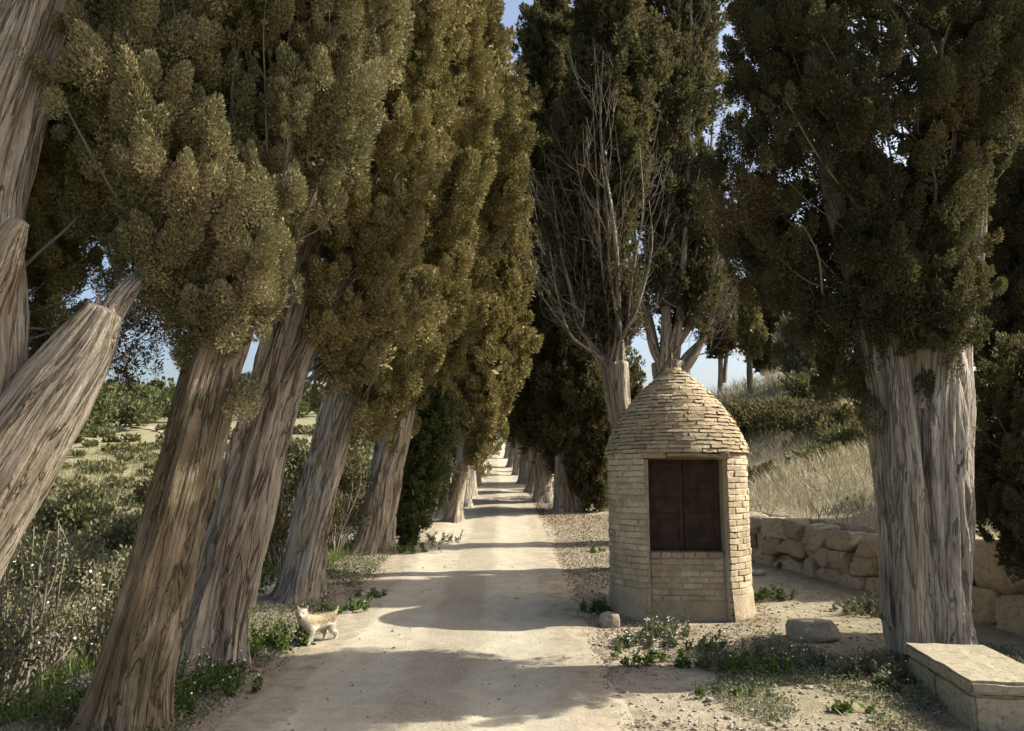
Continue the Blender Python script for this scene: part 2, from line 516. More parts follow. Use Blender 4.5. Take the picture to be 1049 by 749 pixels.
me = mesh_np('ground', np.stack([XX, YY, ZZ], -1).reshape(-1, 3), FQ, True,
             attr={'dry': ('FLOAT', np.clip(dry, 0, 1)), 'green': ('FLOAT', np.clip(green, 0, 1))})
prop(link('ground', me, M['ground']), kind='structure')

# dirt track: a sheet on the ground with ragged edges
ty = axis([(-14, 2, .4), (2, 18, .1), (18, 45, .3), (45, 104, .6)])
nc = 41
tt = np.linspace(-1, 1, nc)
TY, TT = np.meshgrid(ty, tt, indexing='ij')
cx = np.interp(TY, _ys, _xc)
wl = 1.38 + .16 * snoise(TY[:, :1] * .9, 0 * TY[:, :1], 21) + .07 * snoise(TY[:, :1] * 4, 0 * TY[:, :1], 22)
wr = 1.42 + .16 * snoise(TY[:, :1] * .8, 0 * TY[:, :1], 23) + .07 * snoise(TY[:, :1] * 4, 0 * TY[:, :1], 24)
off = np.where(TT < 0, TT * wl, TT * wr)
TX = cx + off
edge = 1 - np.abs(TT) ** 6
TZ = G(TX, TY) + .006 + .012 * edge - .022 * np.exp(-((np.abs(off) - .62) / .22) ** 2) * edge
TZ = np.maximum(TZ, G(TX, TY) + .004)
TZ = np.where(np.abs(TT) > .985, G(TX, TY) - .004, TZ)
idt = np.arange(TX.size).reshape(TX.shape)
FT = np.stack([idt[:-1, :-1], idt[:-1, 1:], idt[1:, 1:], idt[1:, :-1]], -1).reshape(-1, 4)
me = mesh_np('dirt_track', np.stack([TX, TY, TZ], -1).reshape(-1, 3), FT, True, attr={'lane': ('FLOAT', np.abs(off))})
prop(link('dirt_track', me, M['track']), kind='structure')

# ------------------------------------------------------------------ trees
TREE_GROUP_L = 'old cypresses along the left edge of the track'
TREE_GROUP_R = 'old cypresses along the right edge of the track'


def spray(cen, axis_, rad, length, n, leaf, g, up=.55):
    """leaves over an elongated plume: arrays of base, axis, half width"""
    u = sph(n, g)
    h = g.random((n, 1)) ** .30
    ax = unit(axis_)
    along = (u @ ax)[:, None]
    perp = u - along * ax
    P = cen + h * (perp * rad + along * ax * length)
    A = unit(u * .75 + np.array([0, 0, up]) + ax * .35 + g.normal(size=(n, 3)) * .45)
    l = leaf * g.uniform(.6, 1.35, (n, 1))
    S = unit(np.cross(A, sph(n, g))) * l * g.uniform(.22, .36, (n, 1))
    return P, A * l, S


def crown_mesh(name, spans, Y, leaf, seed, density=1., bough=.42, fill=.5, depth=1., gaps=0., hidden_py=-60, nb_scale=1.):
    """spans: (py, left px, right px) outline rows at depth Y, from bottom to top. Returns mesh and bough centres."""
    g = np.random.default_rng(seed)
    rows = []
    for py, xl, xr in spans:
        a, b = at(xl, py, Y), at(xr, py, Y)
        rows.append((a[2], (a[0] + b[0]) / 2, (b[0] - a[0]) / 2))
    rows = np.array(sorted(rows))
    zs = rows[:, 0]
    z0, z1 = zs[0], zs[-1]
    Pl, Al, Sl, cens = [], [], [], []
    r_med = np.median(rows[:, 2])
    bl = bough * r_med
    n_lev = max(3, int((z1 - z0) / (bl * 1.0)))
    for lev in range(n_lev):
        f = (lev + .5) / n_lev
        zl = z0 + f * (z1 - z0)
        r = np.interp(zl, zs, rows[:, 2])
        nb = max(2, int(round(nb_scale * 2 * math.pi * r * .75 / (bl * 1.3))))
        ph = g.uniform(0, 6.28)
        for i in range(nb):
            th = ph + 2 * math.pi * (i + g.uniform(-.35, .35)) / nb
            zj = zl + g.normal() * bl * .5
            skip = g.random() < gaps
            z = min(max(zj, z0 + .05), z1)
            cx_ = np.interp(z, zs, rows[:, 1]); rr = np.interp(z, zs, rows[:, 2])
            rb = min(bl, rr * .75) * g.choice([.55, .8, 1., 1.25]) * g.uniform(.85, 1.15)
            lb = rb * g.uniform(1.3, 2.6)
            lump = float(snoise(np.array(th * 1.25 * rr + seed), np.array(z * 1.9), seed + 3, 4))
            rad = max(rr - rb * .85, 0) * (1.0 + .68 * lump) * g.uniform(.66, 1.14)
            skip = skip or (lump < -.34 and g.random() < .75)
            out = np.array([math.cos(th), math.sin(th) * depth, 0])
            c = np.array([cx_, Y, z]) + out * rad
            if skip: continue
            cens.append((c, out, rb))
            axb = unit(np.array([0, 0, 1.]) + out * g.uniform(.1, .6) + g.normal(size=3) * .14)
            px, py = pixels(c)
            hid = py[0] < hidden_py or px[0] < -120 or px[0] > 1170
            back = out[1] > .35
            q = (.6 if hid else (.7 if back else 1.)) * density
            lf = leaf * (3.2 if hid else (1.8 if back else 1.))
            # plumes over the bough, leaves over each plume
            npl = max(6, int(20 * (rb / .34) ** .6))
            u = g.normal(size=(npl, 3)); u[:, 2] += .15; u = unit(u)
            al = (u @ axb)[:, None]
            ext = g.uniform(.62, 1.25, (npl, 1))
            pc = c + ((u - al * axb) * rb * .85 + al * axb * lb * .88) * ext
            pr = rb * g.uniform(.14, .31, (npl, 1)); plen = pr * g.uniform(1.4, 2.6, (npl, 1))
            nl = max(10, int(q * 1.45 * np.mean(4 * math.pi * pr * plen) / (lf * lf * .30)))
            ax = unit(u * .55 + np.array([0, 0, .95]))
            ax = np.repeat(ax, nl, 0); uu = np.repeat(pc, nl, 0); PR = np.repeat(pr, nl, 0); PL = np.repeat(plen, nl, 0)
            w = sph(npl * nl, g); h = g.random((npl * nl, 1)) ** .25
            alg = (w * ax).sum(1, keepdims=True)
            taper = 1 - .35 * alg
            P = uu + h * ((w - alg * ax) * PR * taper + alg * ax * PL)
            A = unit(w * .7 + ax * .8 + g.normal(size=w.shape) * .42)
            l = lf * g.uniform(.6, 1.45, (len(w), 1))
            S = unit(np.cross(A, w + .75 * sph(len(w), g))) * l * g.uniform(.13, .25, (len(w), 1))
            Pl.append(P); Al.append(A * l); Sl.append(S)
    # leaves in the crown's inside
    nf = int(fill * 700 * (z1 - z0) * r_med)
    if nf > 0:
        z = g.uniform(z0 + .12 * (z1 - z0), z1 - .05 * (z1 - z0), nf); th = g.uniform(0, 6.28, nf)
        rr = np.interp(z, zs, rows[:, 2]) * np.sqrt(g.random(nf)) * .66
        P = np.stack([np.interp(z, zs, rows[:, 1]) + rr * np.cos(th), Y + rr * np.sin(th) * depth, z], 1)
        leaf_in = leaf * 1.35
        A = unit(g.normal(size=(nf, 3)) * .6 + np.array([0, 0, .8])) * leaf_in * 2.4
        S = unit(np.cross(A, sph(nf, g))) * leaf_in * .8
        Pl.append(P); Al.append(A); Sl.append(S)
    me = leaves_mesh(name, np.concatenate(Pl), np.concatenate(Al), np.concatenate(Sl))
    return me, cens


def branch_pts(a, b, g, sag=.12, n=5):
    a = np.asarray(a, float); b = np.asarray(b, float)
    t = np.linspace(0, 1, n)[:, None]
    L = np.linalg.norm(b - a)
    P = a + (b - a) * t
    P[:, 2:3] -= sag * L * np.sin(math.pi * t) * .8
    P[1:-1] += g.normal(size=(n - 2, 3)) * L * .045
    return P


def px_path(pts, Y, dY=0.):
    """trunk rows (px, py, width px[, depth offset]) to points and radii"""
    P, Rr = [], []
    for q in pts:
        yy = Y + (q[3] if len(q) > 3 else 0)
        P.append(at(q[0], q[1], yy)); Rr.append(q[2] / F_PX * yy / 2)
    return np.array(P), np.array(Rr)


def cypress(label, Y, trunk, spans, limbs=(), leaf=None, seed=1, mat='cypress', bark='bark', group=None, name='cypress_tree',
            density=1., bough=.42, fill=.5, gaps=0., crown_dY=0., flute=.055, twist=.35, nseg=128, step=.05, twigs=True,
            depth=1., flare=.32, extra_crowns=(), twig_mat='twig', splinters=(), nb_scale=1.):
    g = np.random.default_rng(seed + 100)
    P, Rr = px_path(trunk, Y)
    # root the first point in the ground
    b = P[0].copy(); b[2] = gz(b[0], b[1]) - .10
    P[0] = b
    root = empty(name, (b[0], b[1], gz(b[0], b[1])), label, 'tree', group)
    o0 = np.array(root.location)
    tb = Tubes()
    tb.add(P - o0, Rr, nseg, step, flute, seed, flare, twist)
    for i, lm in enumerate(limbs):
        lp, lr = px_path(lm, Y)
        tb.add(lp - o0, lr, max(16, nseg // 3), step * 1.3, flute * .8, seed + 11 + i, 0, twist)
    for (sx, sy, ex, ey, w_) in splinters:
        tb.add(np.array([at(sx, sy, Y), at((sx + ex) / 2, (sy + ey) / 2, Y - .02), at(ex, ey, Y)]) - o0, np.array([w_, w_ * .7, w_ * .12]) / F_PX * Y / 2, 10, .03, .08, int(ex), 0, .3)
    link('trunk', tb.mesh('trunk'), M[bark], root)
    leaf = leaf or max(.020, Y * .0040)
    tw = Tubes()
    nt = 0
    for ci, (sp, cy, cm, cd) in enumerate([(spans, Y + crown_dY, mat, density)] + list(extra_crowns)):
        me, cens = crown_mesh('crown', sp, cy, leaf, seed + 31 * ci, cd, bough, fill if ci == 0 else fill * .3, depth, gaps, nb_scale=nb_scale)
        V = np.empty(len(me.vertices) * 3, np.float32); me.vertices.foreach_get('co', V)
        V = V.reshape(-1, 3) - o0.astype(np.float32); me.vertices.foreach_set('co', V.ravel())
        link('crown', me, M[cm], root)
        if twigs:
            zt = P[:, 2]
            for c, out, rb in cens:
                px, py = pixels(c)
                if py[0] < -120: continue
                zb = max(c[2] - g.uniform(.5, 1.3) * (1 + rb), P[1][2])
                zb = min(max(zb, min(q_[0][2] for q_ in cens) - .25), P[-1][2])
                ax = np.array([np.interp(zb, zt, P[:, 0]), np.interp(zb, zt, P[:, 1]), zb])
                pts = branch_pts(ax, c + np.array([0, 0, rb * .6]), g, .10)
                r0 = rb * g.uniform(.05, .09)
                tw.add(pts - o0, np.linspace(r0, r0 * .25, len(pts)), 6, .12); nt += 1
    if nt:
        link('branches', tw.mesh('branches'), M[twig_mat], root)
    return root


# ---- left row
cypress('huge twin-trunked cypress cut off by the left edge, with a broken limb stub', 4.5,
        [(-120, 760, 150), (-95, 600, 135), (-48, 420, 122), (-22, 200, 92), (34, 0, 78), (80, -160, 70), (115, -420, 45)],
        [(330, 0, 110), (260, -60, 130), (160, -90, 130), (60, -60, 120), (-40, -60, 190), (-200, -40, 260), (-420, -20, 280), (-640, 30, 240), (-760, 90, 170)],
        limbs=[[(-105, 700, 104), (-50, 575, 98), (8, 480, 88), (58, 400, 74), (92, 348, 56), (108, 318, 36)],
               [(84, 375, 40, .05), (112, 325, 28, .1), (138, 290, 20, .25), (158, 278, 12, .45)],
               [(-30, 330, 60, -.1), (-5, 275, 46, -.2), (12, 240, 30, -.25), (20, 226, 20, -.26)]],
        seed=11, bark='bark', group=TREE_GROUP_L, splinters=[(80, 365, 90, 312, 22), (92, 350, 102, 302, 24), (104, 345, 116, 310, 22), (98, 355, 110, 316, 28), (74, 375, 78, 334, 16), (110, 352, 122, 328, 14), (88, 360, 96, 318, 20)], crown_dY=.75, gaps=.12, depth=.5, flute=.075, nseg=220, step=.026,
        extra_crowns=[([(405, 120, 135), (380, 112, 145), (345, 105, 185), (310, 110, 192), (280, 110, 180)], 6.0, 'brown_fol', .12)])
cypress('cypress with brown mossy trunk leaning right, nearest whole tree left of the track', 5.25,
        [(126, 738, 76), (138, 690, 68), (166, 580, 62), (194, 470, 60), (222, 360, 56), (240, 305, 48), (275, 190, 32), (300, 60, 26), (320, -120, 18)],
        [(318, 200, 270), (298, 175, 300), (276, 125, 322), (240, 85, 328), (190, 75, 332), (130, 70, 345), (60, 120, 375), (0, 150, 388), (-80, 170, 390), (-200, 190, 380), (-330, 220, 360), (-420, 260, 320)],
        limbs=[[(218, 390, 24), (238, 358, 15), (256, 347, 6)], [(212, 380, 26), (196, 300, 18), (165, 220, 10)]],
        seed=12, mat='cypress_grey', bough=.36, nb_scale=1.35, bark='bark_brown', group=TREE_GROUP_L, crown_dY=-.06, flute=.072, depth=.8, nseg=220, step=.026)
cypress('forked grey cypress with a deeply furrowed leaning trunk, second from the front on the left', 6.7,
        [(214, 690, 66), (221, 640, 60), (240, 550, 54), (268, 440, 48), (292, 340, 42), (314, 250, 34), (345, 120, 26), (370, -20, 20), (390, -160, 14)],
        [(392, 322, 360), (350, 300, 400), (300, 305, 425), (220, 300, 440), (130, 320, 455), (40, 350, 470), (-50, 370, 480), (-160, 385, 480), (-280, 400, 470), (-360, 425, 455)],
        limbs=[[(238, 620, 42), (264, 510, 40), (285, 420, 40), (310, 360, 28), (338, 315, 20), (362, 230, 15), (380, 130, 11), (395, 60, 7)],
               [(285, 420, 26), (300, 370, 24), (304, 355, 16)],
               [(335, 320, 14), (370, 318, 10), (398, 290, 8), (420, 250, 5)],
               [(345, 300, 12), (362, 285, 8), (400, 268, 5)]],
        seed=13, bough=.42, gaps=.24, fill=.8, nb_scale=.85, bark='bark', group=TREE_GROUP_L, crown_dY=.2, flute=.13, nseg=220, step=.026, twig_mat='twig_pale')
cypress('straight pale cypress trunk rising just behind the small dog', 9.9,
        [(303, 622, 48), (311, 580, 42), (325, 510, 40), (345, 430, 38), (366, 350, 30), (385, 250, 24), (405, 100, 18), (420, -60, 12)],
        [(432, 330, 368), (410, 318, 412), (375, 322, 440), (320, 338, 465), (240, 350, 488), (150, 370, 508), (60, 385, 512), (-20, 400, 505), (-120, 410, 500), (-210, 430, 480)],
        seed=14, bough=.46, gaps=.26, fill=.8, nb_scale=.85, group=TREE_GROUP_L, crown_dY=.1, flute=.085)
cypress('pale grooved cypress, fourth from the front on the left, golden crown touching the sky', 14.2,
        [(380, 582, 42), (384, 550, 37), (393, 490, 34), (408, 425, 33), (422, 350, 26), (440, 200, 20), (455, 40, 14), (462, -80, 8)],
        [(440, 378, 420), (400, 372, 440), (360, 378, 470), (300, 395, 498), (230, 408, 515), (170, 415, 530), (110, 420, 538), (60, 428, 522), (10, 436, 508), (-60, 445, 500), (-140, 460, 488)],
        seed=15, group=TREE_GROUP_L, bough=.44, gaps=.24, fill=.8, nb_scale=.85, flute=.085)
cypress('small young green cypress, dense and pointed, under the tall left crowns', 15.0,
        [(415, 566, 12), (416, 540, 10), (422, 500, 9), (440, 430, 6)],
        [(556, 410, 424), (535, 398, 446), (490, 400, 462), (450, 414, 465), (420, 436, 464), (398, 452, 458)],
        seed=16, mat='young', bark='bark_brown', crown_dY=0, bough=.42, flute=.03, nseg=24, step=.08, twigs=False, group=TREE_GROUP_L)
cypress('tall cypress with a low golden bough hanging over the left edge of the track', 19.0,
        [(463, 548, 20), (466, 520, 17), (472, 480, 15), (478, 440, 13), (484, 300, 11), (490, 100, 7), (492, 0, 5)],
        [(462, 470, 500), (440, 462, 522), (400, 458, 538), (350, 455, 542), (290, 455, 545), (230, 460, 540), (170, 462, 536), (100, 465, 530), (40, 472, 520), (0, 478, 510), (-50, 485, 498)],
        limbs=[[(463, 548, 14), (458, 510, 11), (456, 470, 9), (470, 400, 7)]],
        seed=17, group=TREE_GROUP_L, bough=.42, gaps=.18, fill=.8, nb_scale=.9, nseg=48, step=.1)

far_left = [(23.0, 474, 'slim pale-stemmed cypress behind the low golden bough on the left'),
            (27.0, 480, 'narrow shaded cypress eighth along the left edge of the track'),
            (32.0, 486, 'distant dark cypress ninth along the left edge of the track'),
            (39.0, 489, 'tiny distant cypress near the top of the track, left side'),
            (48.0, 490, 'farthest left cypress where the track meets the light')]
for i, (Y, px, lab) in enumerate(far_left):
    x = (px - CX) / F_PX * Y
    base_py = pixels([[x, Y, gz(x, Y)]])[1][0]
    h = 17 / Y * 25
    w = 1.15 * F_PX / Y
    c = px - 12 * 19 / Y
    cypress(lab, Y, [(px, base_py, 440 / Y), (px + 1, base_py - 1.5 * F_PX / Y, 330 / Y), (px + 2, base_py - 5 * F_PX / Y, 200 / Y), (px + 2, base_py - 10 * F_PX / Y, 80 / Y)],
            [(base_py - 1.7 * F_PX / Y, c - w * .5, c + w * .6), (base_py - 3 * F_PX / Y, c - w, c + w), (base_py - 6 * F_PX / Y, c - w * 1.1, c + w * 1.1),
             (base_py - 9 * F_PX / Y, c - w * .8, c + w * .8), (base_py - 12 * F_PX / Y, c - w * .2, c + w * .2)],
            seed=40 + i, group=TREE_GROUP_L, bough=.42, nseg=24, step=.25, twigs=False, leaf=Y * .0058)

# ---- right row
cypress('broad grey fluted cypress beside the stone bench, thickest trunk on the right', 6.9,
        [(960, 690, 80), (957, 660, 76), (950, 560, 76), (943, 450, 82), (936, 350, 88), (945, 260, 52), (960, 150, 40), (965, 20, 34), (968, -120, 20)],
        [(372, 835, 880), (360, 832, 985), (342, 822, 1012), (312, 800, 1022), (250, 757, 1035), (180, 742, 1045), (100, 738, 1050), (20, 742, 1045), (-60, 775, 1020), (-105, 830, 970)],
        limbs=[[(926, 640, 34), (916, 500, 38), (902, 380, 40), (884, 300, 32), (864, 235, 22), (846, 170, 16), (838, 90, 10)],
               [(900, 340, 24), (875, 280, 14), (850, 215, 10), (842, 170, 6)],
               [(975, 560, 36), (972, 420, 44), (978, 330, 34), (996, 270, 20), (1006, 190, 12), (1012, 120, 4)],
               [(938, 668, 36, -.24), (934, 560, 34, -.25), (926, 440, 32, -.27), (916, 350, 24, -.25), (904, 290, 13, -.2), (892, 235, 4, -.15)],
               [(972, 672, 34, -.20), (966, 560, 30, -.24), (962, 440, 30, -.28), (966, 360, 24, -.25), (978, 290, 13, -.2), (988, 225, 4, -.15)],
               [(930, 420, 44, -.1), (938, 300, 36, -.1), (950, 240, 26, -.05), (958, 120, 18, 0)]],
        seed=21, mat='cypress_shaded', bark='bark_grey', group=TREE_GROUP_R, crown_dY=.0, density=.8, bough=.31, gaps=.24, fill=.08, flute=.125, nseg=240, step=.026, flare=.12, nb_scale=.98, depth=.78,
        extra_crowns=[([(350, 935, 1000), (335, 885, 1012), (300, 872, 1016), (250, 880, 1016), (200, 900, 1014), (170, 920, 1005)], 6.55, 'cypress_shaded', .8)])
cypress('tall dark cypress on the bank behind the thick trunk, cut off by the right edge', 11.9,
        [(1085, 500, 40), (1085, 400, 36), (1086, 200, 28), (1088, -40, 16)],
        [(430, 1040, 1130), (390, 1005, 1160), (300, 985, 1185), (200, 978, 1190), (60, 988, 1180), (-10, 1010, 1150), (-50, 1040, 1120)],
        seed=22, mat='cypress_shaded', bark='bark_brown', group=TREE_GROUP_R, flute=.04, nseg=48, step=.08, gaps=.1, depth=.5)
cypress('small bushy juniper drooping over the block wall at the right edge', 7.6,
        [(1075, 560, 14), (1075, 500, 12), (1074, 420, 8)],
        [(580, 1030, 1100), (545, 1006, 1130), (480, 998, 1140), (430, 1008, 1135), (395, 1025, 1120), (370, 1050, 1100)],
        seed=27, mat='cypress_shaded', bark='bark_brown', flute=.03, nseg=24, step=.08, bough=.34, gaps=.1, name='juniper_tree')


def fan_tree(label, Y, trunk, tips, spans, seed, dead_spans=None, density=.35, gaps=.25, leaf=None, n_twig=260):
    """old cypress whose trunk splits low into many bare upright limbs, with thin foliage"""
    g = np.random.default_rng(seed)
    P, Rr = px_path(trunk, Y)
    b = P[0].copy(); b[2] = gz(b[0], b[1]) - .1; P[0] = b
    root = empty('cypress_tree', (b[0], b[1], gz(b[0], b[1])), label, 'tree', TREE_GROUP_R)
    o0 = np.array(root.location)
    tb = Tubes(); tb.add(P - o0, Rr, 72, .06, .06, seed, .2, .4)
    top = P[-1]; rt = Rr[-1]
    tw = Tubes()
    limbs = []
    for i, (tx, ty_) in enumerate(tips):
        tip = at(tx + g.uniform(-4, 4), ty_ + g.uniform(-10, 10), Y + g.uniform(-.8, .8))
        st = top + np.array([g.uniform(-.6, .6) * rt, g.uniform(-.6, .6) * rt, g.uniform(-.35, .05)])
        mid = st * .62 + tip * .38; mid[0] = st[0] * .45 + tip[0] * .55; mid[1] = st[1] * .45 + tip[1] * .55
        q = st * .25 + tip * .75; q[0] = tip[0] * .9 + st[0] * .1
        pts = np.array([st, st * .8 + mid * .2 + g.normal(size=3) * .03, mid + g.normal(size=3) * .06, q + g.normal(size=3) * .06, tip])
        r0 = rt * g.uniform(.12, .27)
        P2 = tb.add(pts - o0, np.array([r0, r0 * .9, r0 * .62, r0 * .4, r0 * .15]), 14, .09, .05, seed + i, 0, .4)
        limbs.append(P2 + o0)
    link('trunk', tb.mesh('trunk'), M['bark'], root)
    for _ in range(n_twig):
        lm = limbs[g.integers(len(limbs))]
        j = int(g.uniform(.15, .95) * (len(lm) - 1))
        s = lm[j]
        out = s - np.array([top[0], top[1], s[2]]); out = unit(out + g.normal(size=3) * .35)
        L = g.uniform(.35, 1.25)
        e1 = s + out * L * .4 + np.array([0, 0, L * .25]); e2 = s + out * L * .65 + np.array([g.normal() * .08, g.normal() * .08, L * .8])
        r0 = g.uniform(.004, .010)
        tw.add(np.array([s, e1, e2]) - o0, [r0, r0 * .75, r0 * .35], 4, .14, cap=False)
        for _k in range(3):
            t0 = e1 + (e2 - e1) * g.uniform(0, .9)
            d = unit(out * g.uniform(.2, 1) + g.normal(size=3) * .6 + np.array([0, 0, .5])) * g.uniform(.15, .45)
            tw.add(np.array([t0, t0 + d * .5 + np.array([0, 0, .02]), t0 + d + np.array([0, 0, .06])]) - o0, [r0 * .55, r0 * .45, r0 * .25], 3, None, cap=False)
    link('bare_twigs', tw.mesh('bare_twigs'), M['twig_pale'], root)
    leaf = leaf or Y * .0058
    for k_, (sp, mt, dn, gp) in enumerate(spans):
        me, _ = crown_mesh('crown', sp, Y + .1, leaf, seed + 7 * k_, dn, .34, .06, .8, gp)
        V = np.empty(len(me.vertices) * 3, np.float32); me.vertices.foreach_get('co', V)
        V = V.reshape(-1, 3) - o0.astype(np.float32); me.vertices.foreach_set('co', V.ravel())
        link('crown', me, M[mt], root)
    return root


fan_tree('half-bare cypress behind the left side of the kiosk, limbs splitting into brown twigs', 12.2,
         [(652, 560, 34), (648, 480, 27), (634, 412, 25), (630, 372, 28)],
         [(562, 190), (572, 240), (580, 150), (590, 120), (598, 210), (604, 90), (612, 150), (620, 60), (632, 110), (645, 120), (656, 150), (565, 280), (585, 300), (575, 200), (640, 180), (662, 200)],
         [([(335, 600, 658), (290, 590, 660), (250, 580, 660), (190, 572, 660), (120, 575, 668), (60, 588, 672), (0, 596, 676), (-60, 600, 676), (-130, 615, 665)], 'cypress_shaded', .8, .34),
          ([(350, 585, 640), (290, 562, 640), (230, 556, 630), (160, 560, 610), (110, 572, 600)], 'cypress_shaded', .22, .3)], 51, n_twig=280)
fan_tree('many-limbed cypress rising straight behind the kiosk dome, sky showing through its thin crown', 15.4,
         [(690, 560, 44), (689, 470, 38), (688, 400, 36), (686, 372, 40)],
         [(632, 160), (640, 80), (650, 20), (660, 120), (668, -40), (676, 60), (684, -70), (692, 30), (700, 100), (708, -40), (716, 60), (724, 140), (732, 90), (738, 200), (742, 260), (730, 300), (640, 240)],
         [([(330, 655, 735), (270, 645, 744), (200, 636, 745), (130, 628, 744), (60, 628, 740), (0, 632, 736), (-70, 640, 730), (-140, 655, 715)], 'cypress_shaded', .62, .40)],
         52, n_twig=420)
cypress('double-stemmed dark cypress left of the kiosk, its crown top against the sky gap', 21.5,
        [(577, 532, 22), (577, 500, 18), (577, 440, 16), (574, 300, 12), (568, 100, 8), (565, 30, 5)],
        [(505, 588, 628), (470, 562, 640), (420, 552, 645), (340, 550, 635), (260, 546, 618), (180, 540, 608), (110, 534, 600), (60, 536, 598), (25, 541, 590), (0, 550, 580), (-14, 560, 572)],
        limbs=[[(590, 533, 18), (594, 490, 16), (596, 430, 13), (590, 300, 9)]],
        seed=24, mat='cypress_shaded', bark='bark_grey', group=TREE_GROUP_R, bough=.36, nseg=48, step=.1, gaps=.05)
far_right = [(24.5, 556, 'slim dark cypress just beyond the double-stemmed one on the right'),
             (28.5, 547, 'pale-trunked cypress in the middle of the right row'),
             (33.0, 538, 'shaded cypress farther up the right edge of the track'),
             (39.0, 531, 'small distant cypress on the right near the crest'),
             (47.0, 525, 'tiny dark cypress second from the far end on the right'),
             (57.0, 521, 'last cypress at the far end of the right row')]
for i, (Y, px, lab) in enumerate(far_right):
    x = (px - CX) / F_PX * Y
    base_py = pixels([[x, Y, gz(x, Y)]])[1][0]
    w = 1.15 * F_PX / Y
    c = px + 10 * 20 / Y
    cypress(lab, Y, [(px, base_py, 500 / Y), (px + 1, base_py - 1.6 * F_PX / Y, 400 / Y), (px + 2, base_py - 5 * F_PX / Y, 200 / Y), (px + 2, base_py - 10 * F_PX / Y, 80 / Y)],
            [(base_py - 1.9 * F_PX / Y, c - w * .5, c + w * .6), (base_py - 3 * F_PX / Y, c - w, c + w), (base_py - 6 * F_PX / Y, c - w * 1.1, c + w * 1.1),
             (base_py - 9 * F_PX / Y, c - w * .8, c + w * .8), (base_py - 12 * F_PX / Y, c - w * .2, c + w * .2)],
            seed=60 + i, mat='cypress_shaded', bark='bark_grey', group=TREE_GROUP_R, bough=.42, nseg=24, step=.25, twigs=False, leaf=Y * .0058)

# ---- trees on the hill to the right
hill_group = 'trees on top of the right bank'
cypress('brownish two-stemmed tree on the bank, left of the yellowish one', 33.0,
        [(737, 392, 6), (738, 370, 5), (736, 340, 4), (733, 310, 3)],
        [(362, 728, 745), (345, 718, 762), (325, 715, 768), (300, 720, 760), (282, 730, 750)],
        limbs=[[(742, 392, 5), (744, 365, 4), (750, 335, 3)]],
        seed=71, mat='brown_fol', bark='bark_grey', group=hill_group, bough=.5, nseg=16, step=.3, twigs=False, density=.5, gaps=.2, name='conifer_tree')
cypress('small yellowish clipped conifer on a single stem on top of the bank', 31.0,
        [(768, 390, 6), (768, 360, 6), (770, 330, 4)],
        [(362, 764, 778), (345, 758, 784), (325, 760, 780), (308, 760, 776), (300, 764, 772)],
        seed=72, mat='cypress', bark='bark_brown', group=hill_group, bough=.5, nseg=16, step=.3, twigs=False, density=.6, gaps=.1, name='conifer_tree')
cypress('dark upright cypress between the yellowish conifer and the silvery olive on the bank', 35.0,
        [(787, 390, 7), (787, 375, 7), (787, 340, 5), (787, 280, 3)],
        [(378, 776, 798), (350, 766, 806), (310, 768, 808), (270, 772, 806), (240, 778, 800), (215, 786, 792)],
        seed=73, mat='cypress_shaded', bark='bark_grey', group=hill_group, bough=.45, nseg=16, step=.3, twigs=False)
cypress('round silvery olive tree on the right bank', 30.0,
        [(815, 392, 6), (816, 375, 5), (818, 350, 4)],
        [(388, 806, 830), (370, 798, 846), (350, 796, 848), (336, 802, 838), (328, 812, 828)],
        seed=74, mat='olive', bark='bark_grey', group=hill_group, bough=.5, nseg=16, step=.3, twigs=False, density=.5, gaps=.1, name='olive_tree')
cypress('tall dark cypress rising behind the silvery olive, farthest on the bank', 45.0,
        [(812, 388, 6), (812, 340, 5), (812, 260, 3)],
        [(372, 802, 824), (330, 798, 828), (280, 800, 826), (240, 806, 822)],
        seed=75, mat='cypress_shaded', bark='bark_grey', group=hill_group, bough=.5, nseg=16, step=.3, twigs=False)

# ------------------------------------------------------------------ kiosk
KX, KY, KR = 1.93, 9.25, .80
KC = np.array([KX, KY, gz(KX, KY) - .02])
FACE = math.atan2(-.995, -.055)          # direction of the opening
z_eave = at(694, 463, KY - KR)[2] - KC[2]
z_top = at(686, 377, KY)[2] - KC[2]
HALF = .448                                # half width of the opening
kio = empty('brick_kiosk', KC, 'round buff brick well house with a domed roof and a dark shuttered opening', 'well house')
kio.rotation_euler[2] = FACE              # local +X looks out of the opening


